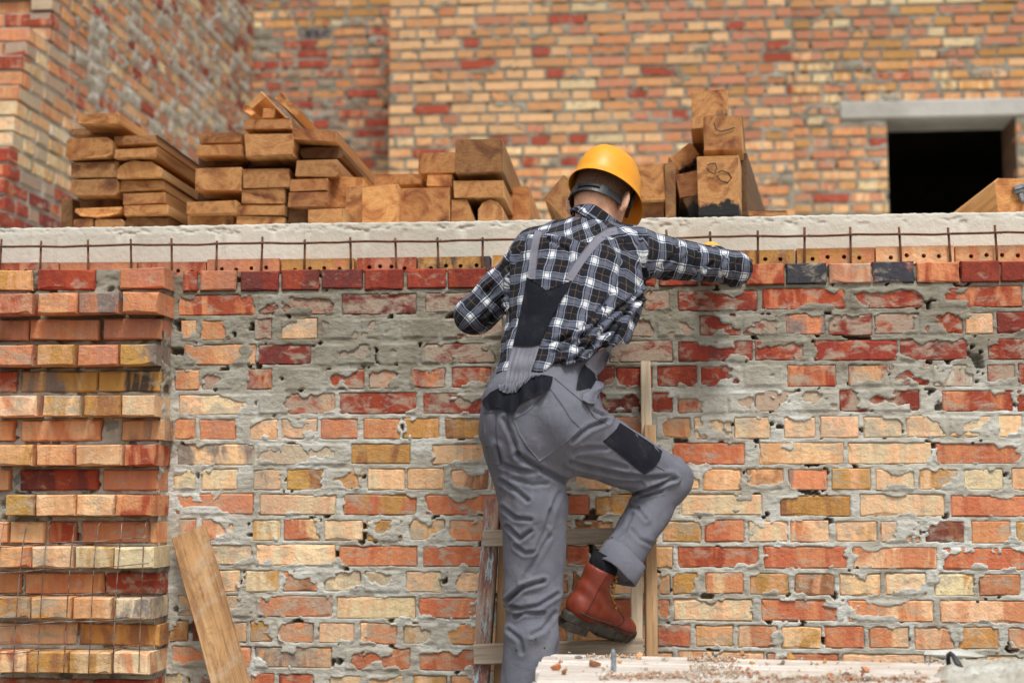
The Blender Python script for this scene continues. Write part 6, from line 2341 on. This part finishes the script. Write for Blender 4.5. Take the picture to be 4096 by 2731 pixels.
    prof = [(-0.024, 0.076), (0.004, 0.0685), (0.022, 0.066), (0.027, 0.0685), (0.020, 0.0735), (0.0, 0.080), (-0.020, 0.089), (-0.022, 0.085)]
    cv, nf = [], 44
    cuv = []
    for i in range(nf):
        w = 2 * math.pi * i / nf
        for j, (zz, rr) in enumerate(prof):
            p = nc + ca * (zz + 0.003 * math.sin(2 * w + 1)) + rr * (1.0 * math.cos(w) * s1 + 0.98 * math.sin(w) * s2)
            cv.append(p)
            cuv.append((w * 0.07 + 0.02, 0.9 + j * 0.008, 0))
    k = len(prof)
    ff = [(i * k + j, i * k + j + 1, ((i + 1) % nf) * k + j + 1, ((i + 1) % nf) * k + j) for i in range(nf) for j in range(k - 1)]
    me = np_mesh('collar', cv, ff, smooth=True)
    a = me.attributes.new('cloth_coords', 'FLOAT_VECTOR', 'POINT')
    a.data.foreach_set('vector', np.array(cuv, dtype=np.float32).ravel())
    mesh_obj('collar', me, M['plaid'], sh)

    # hair under the helmet
    def hair_sdf(P):
        d = head_sdf(P, False) - 0.0055
        q = P - J['head']
        up, fw, sd = q @ HUP, q @ FACE, np.abs(q @ HSIDE)
        d = np.maximum(d, -(up + 0.040 - 0.022 * np.clip(fw / 0.08, -1, 1)))
        d = np.maximum(d, fw - 0.05)
        return d + 0.0012 * vnoise3(P * 160.0, 1)
    hlo, hhi = bounds([J['head']], 0.135)
    sdf_part('hair', hair_sdf, hlo, hhi, 0.005, M['hair'], PERSON, rel=0)

    # ---------------- hard hat
    hat = bpy.data.objects.new('hard_hat', None)
    hat.empty_display_size = 0.05
    COL.objects.link(hat)
    hat.parent = PERSON
    hat['label'] = 'yellow plastic hard hat worn tipped forward'
    hc = at(605.5, 193.0, -0.265)
    hat.location = V(hc) - PERSON.location
    a0 = 0.098
    rear, front, ht = 0.130, 0.132, 0.134
    nth, nph = 72, 22
    v, v2 = [], []

    def shell(th, ph, inset):
        # th round (0 = front), ph 0 rim .. 1 crown
        c, s = math.cos(th), math.sin(th)
        L = front if c > 0 else rear
        f = ph
        rr = math.cos(f * math.pi / 2) ** 0.54
        z = ht * math.sin(f * math.pi / 2) ** 1.05
        x, y_ = a0 * s * rr, L * c * rr
        # crown ridge along the middle
        ridge = 0.0025 * math.exp(-(x / 0.018) ** 2) * math.sin(f * math.pi / 2) ** 2
        # rim line dips to the sides and flares
        flare = 0.010 * max(0.0, 1 - f * 7) ** 1.5
        x += s * flare
        y_ += c * flare
        # peak
        pk = max(0.0, c) ** 3 * max(0.0, 1 - f * 6.5) ** 1.3
        y_ += 0.046 * pk
        z -= 0.012 * pk
        z -= 0.006 * (abs(s) ** 2) * max(0, 1 - f * 4)
        k_ = 1 - inset / 0.12
        return (x * k_, y_ * k_, (z + ridge) * k_ + inset * 0.3)
    phs = [0, .02, .045, .07, .10, .14] + list(np.linspace(.2, 1, nph - 6))
    for ins in (0.0, 0.0035):
        for f in phs:
            for i in range(nth):
                v.append(shell(2 * math.pi * i / nth, f, ins))
    m = len(phs)
    fs = []
    for lay in range(2):
        b0 = lay * m * nth
        for j in range(m - 1):
            for i in range(nth):
                q = (b0 + j * nth + i, b0 + j * nth + (i + 1) % nth, b0 + (j + 1) * nth + (i + 1) % nth, b0 + (j + 1) * nth + i)
                fs.append(q[::-1] if lay == 0 else q)
    for i in range(nth):
        fs.append((i, (i + 1) % nth, m * nth + (i + 1) % nth, m * nth + i))
    HM = np.stack([HSIDE, FACE, HUP], 1)
    vv = np.array(v) @ HM.T + hc
    me = np_mesh('shell', vv, fs, smooth=True)
    mesh_obj('shell', me, M['yellow'], hat)

    # head band at the nape with its adjuster
    def band(name, t0, t1, z0, z1, r_add, thick, mat, n=28):
        P = []
        for i in range(n):
            th = t0 + (t1 - t0) * i / (n - 1)
            for (zz, rr) in ((z0, r_add), (z1, r_add - 0.004), (z1, r_add - thick - 0.004), (z0, r_add - thick)):
                x = (0.083 + rr) * math.sin(th)
                y_ = -(0.103 + rr) * math.cos(th)
                P.append(J['head'] + HSIDE * x + FACE * y_ + HUP * (zz - 0.052 - 0.006 * (1 - math.cos(th))))
        ff = []
        for i in range(n - 1):
            for k_ in range(4):
                ff.append((i * 4 + k_, i * 4 + (k_ + 1) % 4, (i + 1) * 4 + (k_ + 1) % 4, (i + 1) * 4 + k_))
        ff += [(0, 1, 2, 3), tuple((n - 1) * 4 + k_ for k_ in (3, 2, 1, 0))]
        return mesh_obj(name, np_mesh(name, P, ff), mat, hat)
    band('head_band', -1.45, 1.45, -0.012, 0.014, 0.003, 0.003, M['black_plastic'])
    band('adjuster', -0.95, -0.30, -0.0155, 0.016, 0.007, 0.005, M['black_plastic'], 12)
    band('adjuster', 0.55, 0.80, -0.0150, 0.015, 0.007, 0.005, M['black_plastic'], 8)
    band('band_rib', -0.28, 0.52, 0.002, 0.008, 0.0055, 0.003, M['black_plastic'], 12)
    for th in (-1.95, 1.95, 2.6, -2.6):
        x, y_ = 0.088 * math.sin(th), -0.112 * math.cos(th)
        p0 = J['head'] + HSIDE * x + FACE * y_ + HUP * 0.005
        p1 = p0 + HUP * 0.035
        p0 = p0 - HUP * 0.045
        mesh_obj('suspension_strap', tube_mesh('suspension_strap', [p0, (p0 + p1) / 2 + 0.003 * HSIDE, p1], 0.006, 6), M['black_plastic'], hat)

    # ---------------- boots
    def boot(heel, fwd, upv, label, mirror=1):
        root = bpy.data.objects.new('boot', None)
        root.empty_display_size = 0.05
        COL.objects.link(root)
        root.parent = PERSON
        root.location = V(heel) - PERSON.location
        root['label'] = label
        X = unit(fwd)
        Zu = unit(np.asarray(upv) - (np.asarray(upv) @ X) * X)
        Y = np.cross(Zu, X)
        KB = 0.925
        Rb = np.stack([X, Y, Zu], 1) * KB

        def f(P):
            q = (P - heel) @ Rb / KB ** 2
            sh = cone(q, (0.052, 0, 0.07), (0.060, 0, 0.235), 0.043, 0.052)
            he = econe(q, np.array((0.040, 0, 0.055)), np.array((0.075, 0, 0.05)), .040, .042, .042, .040, np.array([0, 1.0, 0]), np.array([0, 0, 1.0]))
            ft = econe(q, np.array((0.07, 0, 0.055)), np.array((0.205, 0, 0.042)), .042, .045, .048, .030, np.array([0, 1.0, 0]), np.array([0, 0, 1.0]))
            toe = ellipsoid(q, (0.232, 0, 0.042), np.eye(3), (0.058, 0.049, 0.036))
            ins_ = cone(q, (0.085, 0, 0.10), (0.15, 0, 0.062), 0.042, 0.036)
            d = smin(sh, he, 0.03)
            d = smin(d, ft, 0.02)
            d = smin(d, toe, 0.015)
            d = smin(d, ins_, 0.03)
            d = np.maximum(d, 0.022 - q[..., 2])
            d = np.maximum(d, q[..., 2] - 0.192)
            # creases across the ankle
            cr = np.sin((q[..., 2] - 0.10 + 0.5 * (q[..., 0] - 0.08)) * 120) * np.exp(-((q[..., 2] - 0.115) / 0.035) ** 2) * 0.003
            return (d + cr) * KB
        pts = [heel + Rb @ np.array(c) for c in ((0, -.06, 0), (.3, .06, 0), (0, 0, .24), (.12, 0, .24), (.3, -.06, .0))]
        lo_, hi_ = bounds(pts, 0.04)
        o_, pp, qq = sdf_part('upper', f, lo_, hi_, 0.0052, M['leather'], root, rel=2)
        # sole: outline lofted, heel block and lugs
        out = []
        n = 40
        for i in range(n):
            w = 2 * math.pi * i / n
            x = 0.146 + 0.150 * math.cos(w)
            hw = 0.047 if x > 0.17 else 0.040 + 0.007 * max(0, (x - 0.06) / 0.11)
            y_ = hw * math.copysign(abs(math.sin(w)) ** 0.62, math.sin(w))
            out.append((x, y_))
        vs_, fs_ = [], []
        for (zz, kx) in ((0.034, 1.0), (0.026, 1.03), (0.006, 1.02), (0.0, 0.99)):
            for (x, y_) in out:
                toe_up = 0.010 * max(0, (x - 0.2) / 0.1) ** 2
                vs_.append(heel + Rb @ np.array([0.146 + (x - 0.146) * kx, y_ * kx, zz + toe_up]))
        for j in range(3):
            for i in range(n):
                fs_.append((j * n + i, j * n + (i + 1) % n, (j + 1) * n + (i + 1) % n, (j + 1) * n + i)[::-1])
        fs_.append(tuple(3 * n + i for i in range(n))[::-1])
        fs_.append(tuple(range(n)))
        sole = mesh_obj('sole', np_mesh('sole', vs_, fs_), M['rubber'], root)

        def block(x0, x1, y0, y1, z0, z1):
            c = [heel + Rb @ np.array(p) for p in ((x0, y0, z0), (x1, y0, z0), (x1, y1, z0), (x0, y1, z0), (x0, y0, z1), (x1, y0, z1), (x1, y1, z1), (x0, y1, z1))]
            return np_mesh('lug', c, [(0, 3, 2, 1), (4, 5, 6, 7), (0, 1, 5, 4), (1, 2, 6, 5), (2, 3, 7, 6), (3, 0, 4, 7)])
        mesh_obj('heel_block', block(0.002, 0.085, -0.037, 0.037, -0.022, 0.003), M['rubber'], root)
        for i, x in enumerate((0.125, 0.150, 0.175, 0.200, 0.225, 0.250)):
            mesh_obj('tread_lug', block(x, x + 0.015, -0.040 + 0.002 * i, 0.040 - 0.002 * i, -0.008 + 0.0035 * max(0, i - 3), 0.003 + 0.004 * max(0, i - 3)), M['rubber'], root)
        # welt stitching line and heel seam
        bv = BVHTree.FromPolygons([tuple(p) for p in pp], [tuple(q) for q in qq])
        # eyelets and laces up the front
        for i in range(7):
            f_ = i / 6
            x, z = 0.150 - 0.042 * f_ ** 0.8, 0.085 + 0.098 * f_
            for s in (-1, 1):
                c = heel + Rb @ np.array([x, 0.021 * s, z])
                loc, nr, _, _ = bv.find_nearest(V(c))
                c = np.array(loc)
                nn = np.array(nr)
                mesh_obj('eyelet', tube_mesh('eyelet', [c - nn * 0.001, c + nn * 0.005], 0.0042, 8), M['brass'], root)
            if i < 6:
                for s in (-1, 1):
                    A = heel + Rb @ np.array([x + 0.010, 0.017 * s, z + 0.004])
                    B_ = heel + Rb @ np.array([x + 0.004, -0.017 * s, z + 0.020])
                    mesh_obj('lace', tube_mesh('lace', [A, (A + B_) / 2 + Rb @ np.array([0.006, 0, 0]), B_], 0.0022, 6), M['glove'], root)
        def on_boot(path, nm, mt, r=0.0013):
            W = []
            for q in path:
                loc, nr, _, _ = bv.find_nearest(V(heel + Rb @ np.array(q)))
                W.append(np.array(loc) + np.array(nr) * 0.0006)
            mesh_obj(nm, tube_mesh(nm, W, r, 5), M[mt], root)
        for s in (-1, 1):
            on_boot([(0.035 + 0.012 * k / 12, 0.05 * s, 0.04 + 0.15 * k / 12) for k in range(13)], 'seam', 'sole_edge')
            on_boot([(0.155 + 0.05 * math.sin(k / 12 * math.pi), 0.055 * s * (1 - k / 12.0), 0.035 + 0.06 * k / 12) for k in range(13)], 'seam', 'sole_edge')
            on_boot([(0.01 + 0.27 * k / 24, 0.06 * s, 0.040) for k in range(25)], 'welt', 'welt', 0.0022)
        # sock
        sk = []
        for i in range(24):
            w = 2 * math.pi * i / 24
            for (zz, rr) in ((0.16, 0.044), (0.20, 0.0475), (0.238, 0.049), (0.20, 0.040)):
                sk.append(heel + Rb @ np.array([0.060 + rr * math.cos(w), rr * math.sin(w), zz]))
        ff = [(i * 4 + j, ((i + 1) % 24) * 4 + j, ((i + 1) % 24) * 4 + j + 1, i * 4 + j + 1) for i in range(24) for j in range(3)]
        mesh_obj('sock', np_mesh('sock', sk, ff, smooth=True), M['sock_cloth'], root)
        return root
    hl = at(562.5, 619.0, -0.405)
    tl = at(627.0, 640.0, -0.225)
    ank = at(601, 570, -0.375)
    boot(hl, tl - hl, ank - (hl + (tl - hl) * 0.2), 'raised reddish-brown leather lace-up boot')
    hl = np.array([J['lan'][0] - 0.0, J['lan'][1] - 0.09, J['lan'][2] - 0.16])
    boot(hl, np.array([0.02, 1.0, 0.0]), np.array([0, 0, 1.0]), 'boot standing on the lower rung')

    # ---------------- gloves: palm, four fingers and a thumb resting on the wall top
    def glove(wrist, dirn, upn, side, label):
        X = unit(dirn)
        Zu = unit(np.asarray(upn, float) - (np.asarray(upn) @ X) * X)
        Y = np.cross(Zu, X) * side
        Rg = np.stack([X, Y, Zu], 1)
        G_ = lambda *c: wrist + Rg @ np.array(c)

        def f(P):
            d = econe(P, G_(-0.05, 0, 0), G_(0.0, 0, 0), .036, .030, .033, .024, Y, Zu)
            d = smin(d, econe(P, G_(0.01, 0, 0), G_(0.075, 0, 0), .036, .020, .042, .017, Y, Zu), 0.02)
            for i, (yy, L1) in enumerate(((-0.031, 0.062), (-0.010, 0.072), (0.011, 0.067), (0.031, 0.052))):
                a = G_(0.078, yy, 0.0)
                b = G_(0.078 + L1 * 0.5, yy * 1.12, -0.006)
                c = G_(0.078 + L1 * 0.85, yy * 1.15, -0.034)
                fi = np.minimum(cone(P, a, b, 0.0108, 0.0100), cone(P, b, c, 0.0100, 0.0085))
                d = smin(d, fi, 0.006)
            th = np.minimum(cone(P, G_(0.025, -0.036, -0.004), G_(0.058, -0.060, -0.016), 0.014, 0.012), cone(P, G_(0.058, -0.060, -0.016), G_(0.085, -0.058, -0.032), 0.012, 0.010))
            return smin(d, th, 0.010)
        lo_, hi_ = bounds([G_(-0.05, 0, 0), G_(0.16, 0.05, -0.05), G_(0.16, -0.08, 0.02)], 0.06)
        o_, _, _ = sdf_part('work_glove', f, lo_, hi_, 0.0045, M['glove'], PERSON, rel=2)
        o_['label'] = label
    rd = unit(J['rha'] - J['rel'])
    glove(J['rha'] + rd * 0.02, np.array([-0.75, 0.6, -0.05]), (0, 0, 1), 1, 'yellow leather work glove beyond the bent arm')
    ld = unit(J['lha'] - J['lel'])
    glove(J['lha'] + ld * 0.02, np.array([0.5, 0.8, -0.1]), (0, 0, 1), -1, 'yellow work glove hidden beyond the chest')


build_person()
